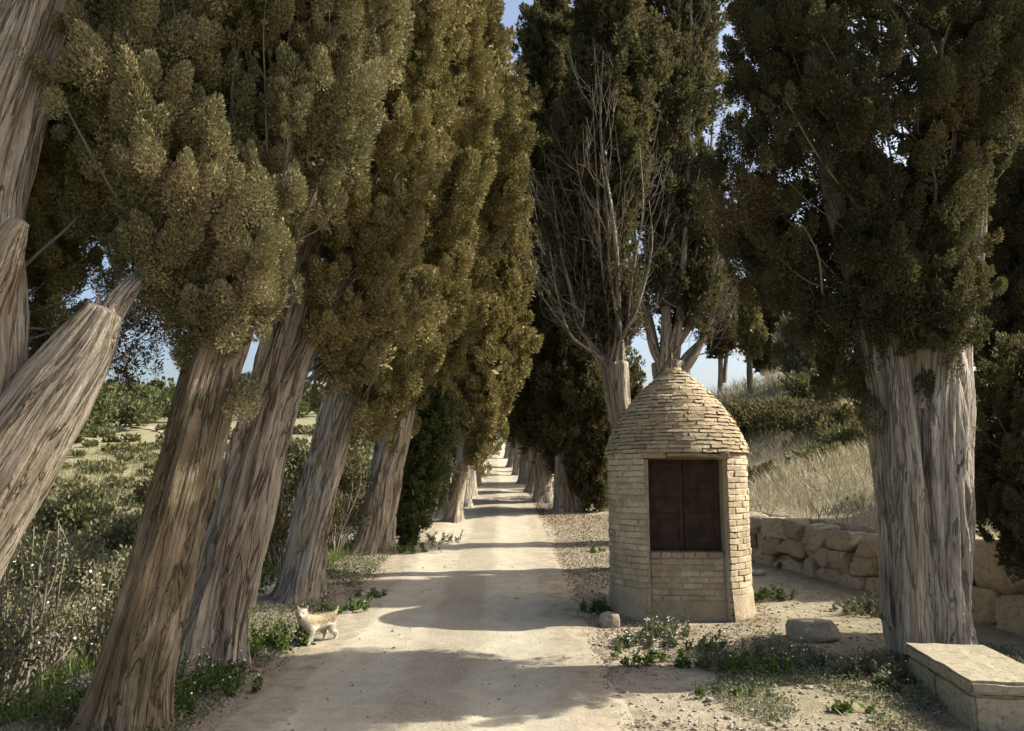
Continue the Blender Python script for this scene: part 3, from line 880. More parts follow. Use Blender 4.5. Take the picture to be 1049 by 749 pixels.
class Blocks:
    def __init__(self): self.V, self.F, self.n = [], [], 0

    def cyl(self, a0, a1, r0, r1, z0, z1, r1t=None, r0t=None, n=3, jit=.004, g=rng):
        """one brick of a ring wall: angles a0..a1, radii r0..r1, heights z0..z1"""
        a = np.linspace(a0, a1, n + 1)
        r1t = r1 if r1t is None else r1t; r0t = r0 if r0t is None else r0t
        rows = []
        for r, z in ((r0, z0), (r1, z0), (r1t, z1), (r0t, z1)):
            rows.append(np.stack([r * np.cos(a), r * np.sin(a), np.full(n + 1, z)], 1))
        V = np.stack(rows, 1)                        # n+1, 4, 3
        V = V + g.normal(size=V.shape) * jit * .5
        idx = np.arange((n + 1) * 4).reshape(n + 1, 4) + self.n
        F = []
        for i in range(n):
            for j in range(4):
                F.append((idx[i, j], idx[i + 1, j], idx[i + 1, (j + 1) % 4], idx[i, (j + 1) % 4]))
        F.append(tuple(idx[0])); F.append(tuple(idx[-1][::-1]))
        self.V.append(V.reshape(-1, 3)); self.F += F; self.n += (n + 1) * 4

    def box(self, lo, hi, jit=.004, g=rng):
        x0, y0, z0 = lo; x1, y1, z1 = hi
        V = np.array([(x0, y0, z0), (x1, y0, z0), (x1, y1, z0), (x0, y1, z0), (x0, y0, z1), (x1, y0, z1), (x1, y1, z1), (x0, y1, z1)], float)
        V += g.normal(size=V.shape) * jit * .5
        b = self.n
        self.F += [(b, b + 3, b + 2, b + 1), (b + 4, b + 5, b + 6, b + 7), (b, b + 1, b + 5, b + 4), (b + 1, b + 2, b + 6, b + 5), (b + 2, b + 3, b + 7, b + 6), (b + 3, b, b + 4, b + 7)]
        self.V.append(V); self.n += 8

    def mesh(self, name):
        me = mesh_np(name, np.concatenate(self.V), np.array(self.F))
        bm = bmesh.new(); bm.from_mesh(me); bmesh.ops.recalc_face_normals(bm, faces=bm.faces); bm.to_mesh(me); bm.free()
        return me


def bevel(o, w=.005, seg=2):
    m = o.modifiers.new('bevel', 'BEVEL'); m.width = w; m.segments = seg; m.limit_method = 'ANGLE'; m.angle_limit = R(40)
    return o


ha = math.asin(HALF / KR)
COURSE, BH = .0655, .054
n_course = int(round(z_eave / COURSE)); COURSE = z_eave / n_course
wb = Blocks()
for i in range(n_course):
    z0 = i * COURSE
    nb = 20
    o = (i % 2) * .5 + rng.uniform(-.12, .12)
    # bricks run from one edge of the opening round to the other
    tot = 2 * math.pi - 2 * ha
    cuts = [ha]
    step = 2 * math.pi / nb
    a = ha + step * (.5 if i % 2 else 1.) * rng.uniform(.9, 1.1)
    while a < 2 * math.pi - ha - step * .3:
        cuts.append(a); a += step * rng.uniform(.86, 1.14)
    cuts.append(2 * math.pi - ha)
    for a0, a1 in zip(cuts[:-1], cuts[1:]):
        dr = rng.normal() * .004
        gap = .006
        e0 = 0 if a0 == ha else gap
        e1 = 0 if a1 == cuts[-1] else gap
        wb.cyl(a0 + e0 + rng.normal() * .002, a1 - e1, KR - .06, KR + dr, z0 + .004 + rng.normal() * .002, z0 + COURSE - .006 + rng.normal() * .002, jit=.005)
wall = bevel(link('wall', wb.mesh('wall'), M['brick'], kio), .006)
# the mortar that fills the joints, and the rendered foot of the wall
def ring(a0, a1, r_in, rows, n=72, name='mortar', wob=.0):
    """curved band: rows of (r, z) outside, r_in inside"""
    a = np.linspace(a0, a1, n)
    V, F = [], []
    for r, z in rows:
        rr = r + wob * snoise(a * 4 + z * 9, np.full(n, z * 7), 4)
        V.append(np.stack([rr * np.cos(a), rr * np.sin(a), np.full(n, z)], 1))
    for r, z in rows[::-1]:
        V.append(np.stack([r_in * np.cos(a), r_in * np.sin(a), np.full(n, z)], 1))
    m = len(V); V = np.stack(V)
    idx = np.arange(m * n).reshape(m, n)
    for i in range(m):
        j = (i + 1) % m
        F.append(np.stack([idx[i, :-1], idx[i, 1:], idx[j, 1:], idx[j, :-1]], 1))
    me = mesh_np(name, V.reshape(-1, 3), np.concatenate(F), True)
    return me


link('mortar_bed', ring(ha + .012, 2 * math.pi - ha - .012, KR - .06, [(KR - .010, .0), (KR - .010, z_eave * .5), (KR - .010, z_eave - .01)]), M['mortar'], wall)
link('rendered_foot', ring(ha + .004, 2 * math.pi - ha - .004, KR - .05,
                           [(KR + .035, -.05), (KR + .022, .05), (KR + .014, .12), (KR + .011, .20), (KR + .005, .27), (KR - .012, .33)], 160, 'rendered_foot', .006), M['mortar'], kio)
# infill under the opening, sill, shutters, lintel
xin = KR * math.cos(ha) - .09
z_sill = at(705, 566, KY - xin)[2] - KC[2]
ib = Blocks()
nci = int(round(z_sill / COURSE)); ch = z_sill / nci
for i in range(nci - 1):
    HI = HALF - .05; y = -HI + .005; o = i % 2
    first = True
    while y < HI - .02:
        L = .23 * (0.5 if (first and o) else rng.uniform(.85, 1.1)); first = False
        y1 = min(y + L, HI - .005)
        if HI - y1 < .06: y1 = HI - .005
        dx = rng.normal() * .003
        ib.box((xin - .14, y + .003, i * ch + .003), (xin + dx, y1 - .005, (i + 1) * ch - .006)); y = y1
inf = bevel(link('infill_wall', ib.mesh('infill_wall'), M['brick'], kio), .006)
mb = Blocks(); mb.box((xin - .13, -HALF + .002, -.05), (xin - .008, HALF - .002, z_sill - ch * .7), 0)
mb.box((xin - .10, -HALF + .01, -.04), (xin + .014, HALF - .01, .20), .0)
link('mortar_bed', mb.mesh('mortar_bed'), M['mortar'], inf)
sb = Blocks()
y = -HI
while y < HI - .05:
    y1 = min(y + rng.uniform(.10, .14), HI)
    if HI - y1 < .06: y1 = HI
    sb.box((xin - .21, y + .004, z_sill - ch + .004), (xin + .012 + rng.normal() * .004, y1 - .004, z_sill + rng.normal() * .003)); y = y1
bevel(link('sill', sb.mesh('sill'), M['dome_brick'], kio), .006)
xs = xin - .15
z_lin = z_eave - .07
for side in (-1, 1):
    b = Blocks()
    y0, y1 = (-HALF + .055, -.004) if side < 0 else (.004, HALF - .055)
    b.box((xs - .03, y0, z_sill + .012), (xs, y1, z_lin - .01), 0)
    sh = bevel(link('shutter', b.mesh('shutter'), M['shutter'], kio), .004)
    f = Blocks()
    zz = (z_sill + .012, z_sill + .35, z_sill + .66, z_lin - .01)
    for z in (z_sill + .03, z_sill + .36, z_sill + .68, z_lin - .09):
        f.box((xs + .002, y0 + .052, z), (xs + .014, y1 - .052, z + .05), 0)
    f.box((xs + .002, y0 + .004, z_sill + .016), (xs + .016, y0 + .05, z_lin - .014), 0)
    f.box((xs + .002, y1 - .05, z_sill + .016), (xs + .016, y1 - .004, z_lin - .014), 0)
    bevel(link('shutter_frame', f.mesh('shutter_frame'), M['shutter'], sh), .003)
    if side > 0:
        h = Tubes(); h.add([(xs + .016, .03, z_sill + .50), (xs + .045, .03, z_sill + .50), (xs + .045, .03, z_sill + .58), (xs + .016, .03, z_sill + .58)], [.007] * 4, 8)
        link('handle', h.mesh('handle'), M['shutter'], sh)
for side in (-1, 1):
    jb = Blocks(); y0, y1 = sorted((side * (HALF - .045), side * (HALF + .0)))
    jb.box((xs - .03, y0, z_sill + .003), (KR * math.cos(ha) - .03, y1, z_eave - .075), 0)
    jb.box((xin - .05, y0 + .001, -.03), (KR * math.cos(ha) - .034, y1 - .001, z_sill - .004), 0)
    link('jamb', jb.mesh('jamb'), M['mortar'], kio)
# inner lining so that the recess is closed
lb = Blocks(); lb.box((xs - .10, -HALF - .01, 0), (xs - .035, HALF + .01, z_eave), 0)
link('back_lining', lb.mesh('back_lining'), M['mortar'], kio)
lt = Blocks()
y = -HALF - .03
while y < HALF:
    y1 = min(y + rng.uniform(.14, .3), HALF + .03)
    lt.box((xs - .05, y, z_lin + rng.uniform(-.012, .02)), (KR * math.cos(ha) + .06 + rng.uniform(-.03, .03), y1 - .004, z_eave - .002), .014); y = y1
bevel(link('lintel', lt.mesh('lintel'), M['dome_brick'], kio), .008)
# dome: thin brick courses closing to a cap stone
prof = [(0, 1.035), (.08, 1.02), (.22, .95), (.38, .84), (.55, .69), (.70, .52), (.82, .36), (.92, .20), (1., .09)]
ph_ = np.array(prof)
dh = z_top - z_eave
nd = 24
db = Blocks()
for i in range(nd):
    f0, f1 = i / nd, (i + 1) / nd
    r0 = KR * np.interp(f0, ph_[:, 0], ph_[:, 1]); r1 = KR * np.interp(f1, ph_[:, 0], ph_[:, 1])
    z0, z1 = z_eave + f0 * dh, z_eave + f1 * dh
    nb = max(5, int(2 * math.pi * r0 / .21))
    step = 2 * math.pi / nb
    a = rng.uniform(0, 6.28); end = a + 2 * math.pi
    while a < end - step * .25:
        a1 = min(a + step * rng.uniform(.8, 1.2), end)
        if end - a1 < step * .3: a1 = end
        dr = rng.normal() * .0045
        if rng.random() < .07: dr -= .014
        ro = r0 * .85 + r1 * .15 + dr
        db.cyl(a + .010 * KR / max(r0, .15), a1, max(r1 - .10, .01), ro + .003, z0 + .003 + rng.normal() * .003, z1 - .007 + rng.normal() * .003, r0 * .42 + r1 * .58 + dr - .004, max(r1 - .10, .01), 3, .007)
        a = a1
dome = bevel(link('dome', db.mesh('dome'), M['dome_brick'], kio), .007)
rows = [(KR * np.interp(f, ph_[:, 0], ph_[:, 1]) - .028, z_eave + f * dh) for f in np.linspace(0, .98, 14)]
me = ring(0, 2 * math.pi, .02, rows, 72, 'mortar_bed', .004); link('mortar_bed', me, M['mortar'], dome)
cp = Tubes(); cp.add([(0, 0, z_top - .085), (0, 0, z_top - .055), (0, 0, z_top - .02), (0, 0, z_top + .002)], [.12, .11, .065, .012], 14, None, .03, 5)
link('cap_stone', cp.mesh('cap_stone', True), M['dome_brick'], kio)


# ------------------------------------------------------------------ stones
def rock_mesh(name, sx, sy, sz, seed, rough=.10, sub=4, flat=.5, boxy=.0):
    bm = bmesh.new(); bmesh.ops.create_icosphere(bm, subdivisions=sub, radius=1)
    g = np.random.default_rng(seed)
    V = np.array([v.co[:] for v in bm.verts])
    if boxy:
        m = np.max(np.abs(V), axis=1, keepdims=True)
        V = V * (1 - boxy) + V / m * boxy * .85
    n = np.zeros(len(V))
    for i in range(14):
        f = 1.2 * 1.28 ** i
        d = unit(g.normal(size=3))
        n += np.sin(V @ d * f + g.uniform(0, 6.28)) / f ** .75
    for i in range(8):                        # chipped flats
        d = unit(g.normal(size=3)); lim = g.uniform(.74, 1.0)
        q = V @ d
        V = V - np.clip(q - lim, 0, None)[:, None] * d * .85
    V = V * (1 + rough * n[:, None] * .6)
    V = V * np.array([sx, sy, sz])
    for v, c in zip(bm.verts, V): v.co = c
    for f in bm.faces: f.smooth = True
    me = bpy.data.meshes.new(name); bm.to_mesh(me); bm.free()
    return me


def rock(px, py, sx, sy, sz, seed, label, rz=0., name='boulder', sink=.3, boxy=.3):
    p = hit(px, py)
    o = link(name, rock_mesh(name, sx, sy, sz, seed, boxy=boxy), M['boulder'])
    o.location = (p[0], p[1] + sy * .6, gz(p[0], p[1] + sy * .6) + sz * (1 - sink) - sz * .25)
    o.rotation_euler[2] = rz
    return prop(o, label, 'rock')


rock(838, 658, .275, .17, .135, 3, 'big rounded tan boulder on the bare ground between kiosk and thick cypress', .1, boxy=.55, sink=.15)
rock(625, 643, .11, .10, .10, 5, 'grey stone leaning against the left foot of the brick kiosk', .3)
rock(776, 590, .15, .10, .05, 8, 'flat pale stone lying at the foot of the stone wall, right of the kiosk', .4)
rock(548, 498, .16, .12, .10, 9, 'small stone on the right edge of the far track below a dark cypress', .4)

# retaining wall of rough blocks along WALL
def wall_run(name, label, s0, s1, courses, seed, lens, jit, dY=0.):
    g = np.random.default_rng(seed)
    pts = np.array([(w[1], w[0]) for w in WALL])[::-1]      # from far to near
    d = np.concatenate([[0], np.cumsum(np.linalg.norm(np.diff(pts, axis=0), axis=1))])
    def P(s):
        return np.array([np.interp(s, d, pts[:, 0]), np.interp(s, d, pts[:, 1])])
    parts_V, parts_F, n = [], [], 0
    for ci, (za, zb) in enumerate(courses):
        s = s0 + g.uniform(-.2, 0)
        while s < s1:
            L = g.uniform(*lens)
            a, b = P(s), P(min(s + L, s1 + .1))
            mid = (a + b) / 2; t = unit(b - a); nrm = np.array([-t[1], t[0]])
            if nrm[0] > 0: nrm = -nrm                        # faces the track
            hz = (zb - za) * g.uniform(.88, 1.08) / 2
            me = rock_mesh('tmp', np.linalg.norm(b - a) / 2 * 1.12, .20 * g.uniform(.85, 1.2), hz * 1.16, int(g.integers(1e6)), jit, 4, boxy=1.0)
            V = np.empty(len(me.vertices) * 3, np.float32); me.vertices.foreach_get('co', V); V = V.reshape(-1, 3)
            F = np.empty(len(me.polygons) * 3, np.int32); me.polygons.foreach_get('vertices', F)
            bpy.data.meshes.remove(me)
            c = mid + nrm * g.normal() * .03 - nrm * .02
            zg = gz(mid[0] + nrm[0] * .5, mid[1] + nrm[1] * .5)
            Wv = np.empty_like(V)
            Wv[:, 0] = c[0] + V[:, 0] * t[0] + V[:, 1] * nrm[0]
            Wv[:, 1] = c[1] + V[:, 0] * t[1] + V[:, 1] * nrm[1]
            tilt = g.normal() * .05
            Wv[:, 2] = zg + (za + zb) / 2 + V[:, 2] + V[:, 0] * tilt
            parts_V.append(Wv); parts_F.append(F.reshape(-1, 3) + n); n += len(V)
            s += L * .97
    me = mesh_np(name, np.concatenate(parts_V), np.concatenate(parts_F), True)
    return prop(link(name, me, M['stone']), label, 'wall')


_tot = float(np.sum(np.linalg.norm(np.diff(np.array(WALL), axis=0), axis=1)))
wall_run('rubble_wall', 'low rough rubble retaining wall running right from behind the kiosk to the thick trunk', 0, 7.3,
         [(-.08, .20), (.17, .45), (.42, .74)], 4, (.25, .7), .15)
wall_run('block_wall', 'wall of large squared tan blocks right of the thick cypress, behind the bench', 7.2, _tot,
         [(-.1, .36), (.34, .86)], 6, (.5, .95), .07)

# bench
bF, bB = hit(995, 750), None
Yf = bF[1] - .02
p_fl = np.array([bF[0], Yf])
dirb = unit(np.array([.14, 1.0])); sideb = np.array([dirb[1], -dirb[0]])
BL, BW, BHt = 1.22, .60, .30
zb = gz(p_fl[0] + .3, p_fl[1] + .5)
bn = empty('stone_bench', (p_fl[0], p_fl[1], zb), 'low solid stone bench at the lower right, in front of the thick cypress', 'bench')
bn.rotation_euler[2] = math.atan2(sideb[1], sideb[0])


def worn_box(name, lo, hi, seed, mat, parent, jit=.006, bev=.02):
    bm = bmesh.new(); bmesh.ops.create_cube(bm, size=1)
    for v in bm.verts:
        v.co = Vector([(lo[i] + hi[i]) / 2 + v.co[i] * (hi[i] - lo[i]) for i in range(3)])
    bmesh.ops.bevel(bm, geom=bm.edges[:], offset=bev, segments=2, affect='EDGES')
    bmesh.ops.subdivide_edges(bm, edges=[e for e in bm.edges if e.calc_length() > .2], cuts=7, use_grid_fill=True)
    g = np.random.default_rng(seed)
    for v in bm.verts:
        x, y, z = v.co
        nn = math.sin(x * 9 + seed) + math.sin(y * 11 + z * 7 + seed) + math.sin(x * 23 + y * 17)
        v.co += Vector(g.normal(size=3) * jit * .35) + Vector((nn, -nn, nn)) * jit * .25
    me = bpy.data.meshes.new(name); bm.to_mesh(me); bm.free()
    return link(name, me, mat, parent)


worn_box('seat_slab', (0, 0, BHt - .085), (BW, BL, BHt), 1, M['bench'], bn, .007, .018)
worn_box('base_block', (.02, .015, -.12), (BW - .02, BL * .52 - .004, BHt - .089), 2, M['bench'], bn, .007, .018)
worn_box('base_block', (.025, BL * .52 + .004, -.12), (BW - .02, BL - .03, BHt - .089), 3, M['bench'], bn, .007, .018)


# ------------------------------------------------------------------ shrubs, weeds, grass
def shrub(name, label, p, w, h, n, leaf, mat, seed, flowers=0, cat='shrub', group=None, stems=9, fsize=.02, clumps=14):
    g = np.random.default_rng(seed)
    root = empty(name, (p[0], p[1], gz(p[0], p[1])), label, cat, group)
    C, tb = [], Tubes()
    for i in range(clumps):
        a = g.uniform(0, 6.28); rr = w * math.sqrt(g.random()) * .8
        z = h * (.25 + .65 * g.random()) * (1 - .35 * (rr / w) ** 2)
        C.append((np.array([rr * math.cos(a), rr * math.sin(a), z]), w * g.uniform(.18, .38)))
    Pl, Al, Sl = [], [], []
    for c, r_ in C:
        p_, a_, s_ = spray(c, np.array([c[0], c[1], h]), r_, r_ * 1.3, max(8, n // clumps), leaf, g)
        Pl.append(p_); Al.append(a_); Sl.append(s_)
        tb.add(branch_pts((c[0] * .12, c[1] * .12, -.03), c + np.array([0, 0, r_]), g, .0), np.linspace(.012, .004, 5) * (h / .8) ** .5, 5, .12)
    P = np.concatenate(Pl); P[:, 2] = np.maximum(P[:, 2], .005)
    link('foliage', leaves_mesh('foliage', P, np.concatenate(Al), np.concatenate(Sl)), M[mat], root)
    link('stems', tb.mesh('stems'), M['twig'], root)
    if flowers:
        q = P[g.choice(len(P), flowers)] + g.normal(size=(flowers, 3)) * .01 + np.array([0, 0, leaf * .5])
        blossoms(q, fsize, g, root)
    return root


def blossoms(q, fsize, g, root):
    n = len(q)
    V, F = [], []
    up = unit(np.array([0, -.5, 1.]) + g.normal(size=(n, 3)) * .5)
    X = unit(np.cross(up, sph(n, g))); Y = np.cross(up, X)
    Pl, Al, Sl = [], [], []
    for k_ in range(5):
        a = k_ * 2 * math.pi / 5
        d = X * math.cos(a) + Y * math.sin(a)
        Pl.append(q); Al.append((d + up * .25) * fsize); Sl.append(np.cross(up, d) * fsize * .42)
    link('blossoms', leaves_mesh('blossoms', np.concatenate(Pl), np.concatenate(Al), np.concatenate(Sl)), M['petal'], root)


def weed(px, py, r, h, n, mat, seed, label, flowers=0, group='weed clumps on the bare ground'):
    p = hit(px, py)
    g = np.random.default_rng(seed)
    root = empty('weed_clump', (p[0], p[1], gz(p[0], p[1])), label, 'weed', group)
    k_ = max(4, n // 45)
    Pl, Al, Sl, tops = [], [], [], []
    for i in range(k_):
        a = g.uniform(0, 6.28); rr = r * math.sqrt(g.random())
        b = np.array([rr * math.cos(a), rr * math.sin(a) * .7, 0])
        b[2] = gz(p[0] + b[0], p[1] + b[1]) - root.location[2]
        hh = h * g.uniform(.35, 1.1)
        lean = np.array([g.normal() * .35, g.normal() * .35, 1.]) * hh
        m = 45
        t = g.random((m, 1)) ** .8
        q = b + lean * t + g.normal(size=(m, 3)) * .012
        A = unit(sph(m, g) + np.array([0, 0, .5])) * (.022 + .03 * (1 - t)) * g.uniform(.6, 1.5, (m, 1))
        S = unit(np.cross(A, sph(m, g))) * np.linalg.norm(A, axis=1, keepdims=True) * .26
        Pl.append(q); Al.append(A); Sl.append(S)
        # stem
        Pl.append(b[None]); Al.append(lean[None]); Sl.append(np.array([[.003, .001, 0]]))
        tops.append(b + lean)
    link('leaves', leaves_mesh('leaves', np.concatenate(Pl), np.concatenate(Al), np.concatenate(Sl)), M[mat], root)
    if flowers:
        T = np.array(tops)
        q = T[g.integers(len(T), size=flowers)] + g.normal(size=(flowers, 3)) * .02 + np.array([0, 0, .01])
        blossoms(q, .0085, g, root)
    return root


# left bank shrubs
def lp(px, Y):
    x = (px - CX) / F_PX * Y
    return (x, Y)


shrub('flowering_shrub', 'white-blossomed shrub between the broken limb and the mossy leaning trunk', lp(62, 8.4), .75, 1.75, 2300, .034, 'grey_shrub', 81, 110, fsize=.016, clumps=34)
shrub('flowering_shrub', 'lower white-flowered bush in the gap left of the mossy leaning trunk', lp(118, 7.6), .55, 1.0, 1800, .036, 'grey_shrub', 82, 50, fsize=.016, clumps=22)
shrub('grey_shrub', 'wispy grey-leaved bush at the left edge beneath the huge trunk', lp(20, 6.8), .8, 1.3, 2400, .032, 'grey_shrub', 83, 0, clumps=34)
shrub('dark_bush', 'dark shaded bush at the lower left corner', lp(-2, 6.0), .5, .8, 2500, .04, 'scrub', 84, clumps=16)
shrub('leafy_bush', 'broad-leaved bush on the bank between the two front left trunks', lp(178, 7.6), .5, .8, 1700, .05, 'weed', 85, 40, clumps=16)
shrub('ivy_bush', 'dark green ivy mound behind the second and third left trunks', lp(290, 12.2), .75, 2.1, 6000, .055, 'cypress_shaded', 86, clumps=30)
shrub('ivy_bush', 'dark bush behind the pale trunk by the dog, right side', lp(345, 13.6), .7, 2.0, 5000, .055, 'cypress_shaded', 87, clumps=26)
shrub('ivy_bush', 'dark leafy hedge bush beyond the fourth left trunk', lp(437, 18.4), .8, 1.9, 4000, .075, 'cypress_shaded', 88, clumps=24)
shrub('leafy_bush', 'sunlit green bush at the foot of the trunk behind the dog', lp(266, 9.9), .35, .6, 1500, .045, 'weed', 89, clumps=12)
for i, (px, Y, w, h, mt, lab) in enumerate([
        (135, 24, 1.3, 1.4, 'grey_shrub', 'round olive-green bush in the left field, in the sky gap between trunks'),
        (95, 30, 2.0, 2.1, 'scrub', 'large green bush at the left of the field below the far wood'),
        (205, 27, 1.5, 1.6, 'scrub', 'low brownish bush in the field behind the mossy trunk'),
        (40, 17, 1.4, 1.8, 'grey_shrub', 'grey-green bush in the field behind the white-blossomed shrub'),
        (160, 17, 1.2, 1.3, 'grey_shrub', 'pale grey bush in the middle of the left field'),
        (262, 30, 1.6, 2.0, 'scrub', 'dark green bush far behind the furrowed forked trunk'),
        (172, 42, 1.8, 1.7, 'scrub', 'scrubby mound below the pale far path')]):
    shrub('field_bush', lab, lp(px, Y), w, h * .62, 4200, .0055 * Y, mt, 90 + i, clumps=22, group='bushes in the left field')
shrub('ivy_bush', 'tall dark bush beyond the half-bare cypress, seen past the left edge of the kiosk', lp(626, 26.0), 1.2, 3.4, 5000, .11, 'cypress_shaded', 141, clumps=26)
# right bank bushes
for i, (px, py, Y, w, h, mt, lab) in enumerate([
        (845, 392, 27, 1.25, 2.1, 'pine', 'yellow-green bush at the crest of the bank left of the thick trunk'),
        (745, 420, 27, 1.6, 1.5, 'scrub', 'dark scrub on the bank just right of the kiosk dome'),
        (795, 425, 26, 1.7, 1.5, 'cypress_shaded', 'dark bush in the middle of the bank below the olive tree'),
        (845, 425, 24, 1.3, 1.5, 'cypress_shaded', 'dark bush on the bank below the yellow-green one'),
        (778, 455, 20, .8, 1.1, 'brown_fol', 'dry brown bush standing in the pale grass near the kiosk'),
        (852, 460, 19, 1.0, .8, 'scrub', 'low green bush on the grassy slope beside the thick trunk'),
        (868, 452, 22, 1.0, 1.2, 'scrub', 'olive bush half hidden by the thick trunk'),
        (1010, 500, 12, .7, .8, 'scrub', 'greenish bush on the slope right of the thick trunk')]):
    shrub('bank_bush', lab, lp(px, Y), w, h * .48, 3600, .0052 * Y, mt, 110 + i, clumps=20, group='bushes on the right bank')

# weeds
WG = 'weed clumps on the bare ground'
WL = [(285, 662, .30, .26, 1100, 'weed', 0, 'lush green weed clump beside the dog'),
      (268, 672, .22, .18, 600, 'weed', 0, 'lower green weed left of the lush clump by the dog'),
      (358, 628, .32, .16, 600, 'weed', 8, 'green weed patch at the track edge right of the dog'),
      (378, 612, .28, .12, 400, 'greyweed', 0, 'pale weed tuft farther along the left track edge'),
      (190, 705, .42, .24, 1100, 'weed', 90, 'white-flowered weed at the foot of the furrowed trunk'),
      (225, 712, .30, .14, 600, 'weed', 20, 'low green weed at the left edge of the track in shade'),
      (150, 740, .35, .18, 700, 'weed', 10, 'shaded weed right of the mossy trunk foot'),
      (40, 735, .45, .22, 900, 'weed', 50, 'white-speckled weed in the lower left corner'),
      (430, 566, .40, .22, 800, 'weed', 0, 'green weed under the small young cypress'),
      (455, 556, .35, .22, 600, 'greyweed', 0, 'grey weed beyond the small young cypress'),
      (612, 627, .20, .16, 500, 'weed', 0, 'green weed at the left foot of the kiosk by the grey stone'),
      (608, 565, .25, .10, 300, 'weed', 0, 'small green weed on the gravel left of the kiosk'),
      (655, 662, .30, .10, 700, 'greyweed', 60, 'flowering grey weed in front of the left kiosk foot'),
      (690, 652, .30, .16, 800, 'greyweed', 90, 'tallest white-flowered weed below the kiosk opening'),
      (715, 664, .30, .11, 700, 'greyweed', 50, 'low flowering weed below the right kiosk foot'),
      (670, 680, .34, .10, 700, 'weed', 20, 'flat green weed nearest the track in front of the kiosk'),
      (745, 684, .30, .22, 800, 'greyweed', 20, 'spindly weed in shadow between kiosk and boulder'),
      (775, 692, .30, .18, 700, 'weed', 10, 'dark green weed in shadow left of the boulder'),
      (815, 684, .30, .20, 800, 'greyweed', 30, 'spindly grey weed in front of the boulder'),
      (855, 690, .32, .20, 800, 'greyweed', 30, 'taller grey weed right of the boulder'),
      (895, 694, .28, .18, 700, 'greyweed', 20, 'grey weed at the foot of the thick cypress'),
      (915, 706, .22, .14, 500, 'greyweed', 14, 'small weed tucked beside the bench end'),
      (735, 716, .30, .05, 300, 'weed', 0, 'flat weed mat on the sunny ground right of the track'),
      (860, 728, .28, .05, 260, 'weed', 0, 'flat weed mat beside the bench shadow'),
      (790, 616, .30, .14, 700, 'weed', 0, 'bright green weed on the sunny ground right of the kiosk'),
      (808, 582, .25, .14, 500, 'weed', 0, 'green weed against the rubble wall'),
      (880, 630, .30, .22, 700, 'greyweed', 0, 'dry weed left of the thick trunk under the wall'),
      (868, 522, .35, .16, 600, 'weed', 0, 'green weed on top of the rubble wall')]
for i, (px, py, r_, h, n, mt, fl, lab) in enumerate(WL):
    weed(px, py, r_, h, n, mt, 130 + i, lab, int(fl * .55), WG)


def grass(name, xs_, ys_, h, mat, seed, width=.004):
    g = np.random.default_rng(seed)
    n = len(xs_)
    z = G(xs_, ys_) - .01
    P = np.stack([xs_, ys_, z], 1)
    A = (np.array([0, 0, 1.]) + g.normal(size=(n, 3)) * np.array([.4, .4, .1])) * (h * g.uniform(.4, 1.3, n))[:, None]
    S = unit(np.cross(A, sph(n, g))) * (width * g.uniform(.6, 1.4, n))[:, None]
    me = leaves_mesh(name, P, A, S)
    return prop(link(name, me, M[mat]), kind='stuff')


g = np.random.default_rng(200)
# dry grass on the bank
n = 60000
y = 3 + 31 * g.random(n) ** 1.0; wx = np.interp(y, _ys, _wx)
x = wx + .25 + 11 * g.random(n) ** 1.1
keep = snoise(x * 1.1, y * 1.1, 31) + snoise(x * 4, y * 4, 32) * .6 > -.30
x, y = x[keep], y[keep]
grass('dry_grass', x, y, .20 + .010 * y, 'drygrass', 201, .003 + .00022 * y.mean())
# green grass on the left bank
n = 42000
y = 2.5 + 13 * g.random(n); s = -2.2 - 7 * g.random(n) ** 1.2
x = np.interp(y, _ys, _xc) + s
keep = snoise(x * 1.3, y * 1.3, 33) + snoise(x * 5, y * 5, 34) * .6 > -.15 + .0 * x
x, y = x[keep], y[keep]
grass('green_grass', x, y, np.full(len(x), .17), 'greengrass', 202, .0045)
# dry tufts in the left field
n = 60000
y = 14 + 75 * g.random(n) ** 1.4; x = np.interp(y, _ys, _xc) - 4 - .62 * y * g.random(n)
keep = snoise(x * .5, y * .5, 35) > -.5
x, y = x[keep], y[keep]
grass('field_grass', x, y, .22 + .004 * y, 'fieldgrass', 203, .016)
# sparse dry stems along both verges
n = 9000
y = 3.5 + 26 * g.random(n) ** 1.3
side = g.random(n) < .5
x = np.interp(y, _ys, _xc) + np.where(side, -1.55 - .9 * g.random(n), 1.7 + 1.9 * g.random(n))
keep = (snoise(x * 2.2, y * 2.2, 36) > .12) & ~((np.hypot(x - KX, y - KY) < KR + .05))
grass('verge_grass', x[keep], y[keep], np.full(keep.sum(), .07), 'drygrass', 204, .0035)

# pebbles, clods and fallen cypress cones strewn over the verges
def pebbles(name, xs_, ys_, size, seed, mat, zoff=0.):
    g = np.random.default_rng(seed)
    bm = bmesh.new(); bmesh.ops.create_icosphere(bm, subdivisions=1, radius=1)
    T = np.array([v.co[:] for v in bm.verts]); F0 = np.array([[v.index for v in f.verts] for f in bm.faces]); bm.free()
    n = len(xs_)
    sc = size * g.lognormal(0, .45, (n, 1, 1))
    V = T[None] * (1 + .22 * g.normal(size=(n, len(T), 1))) * sc * np.stack([g.uniform(.8, 1.4, n), g.uniform(.7, 1.2, n), g.uniform(.45, .8, n)], 1)[:, None, :]
    c = np.stack([xs_, ys_, G(xs_, ys_) + zoff], 1)
    V = V + c[:, None, :] + np.array([0, 0, 1]) * sc * .25
    F = (F0[None] + (np.arange(n) * len(T))[:, None, None]).reshape(-1, 3)
    return prop(link(name, mesh_np(name, V.reshape(-1, 3), F, True), mat), kind='stuff')


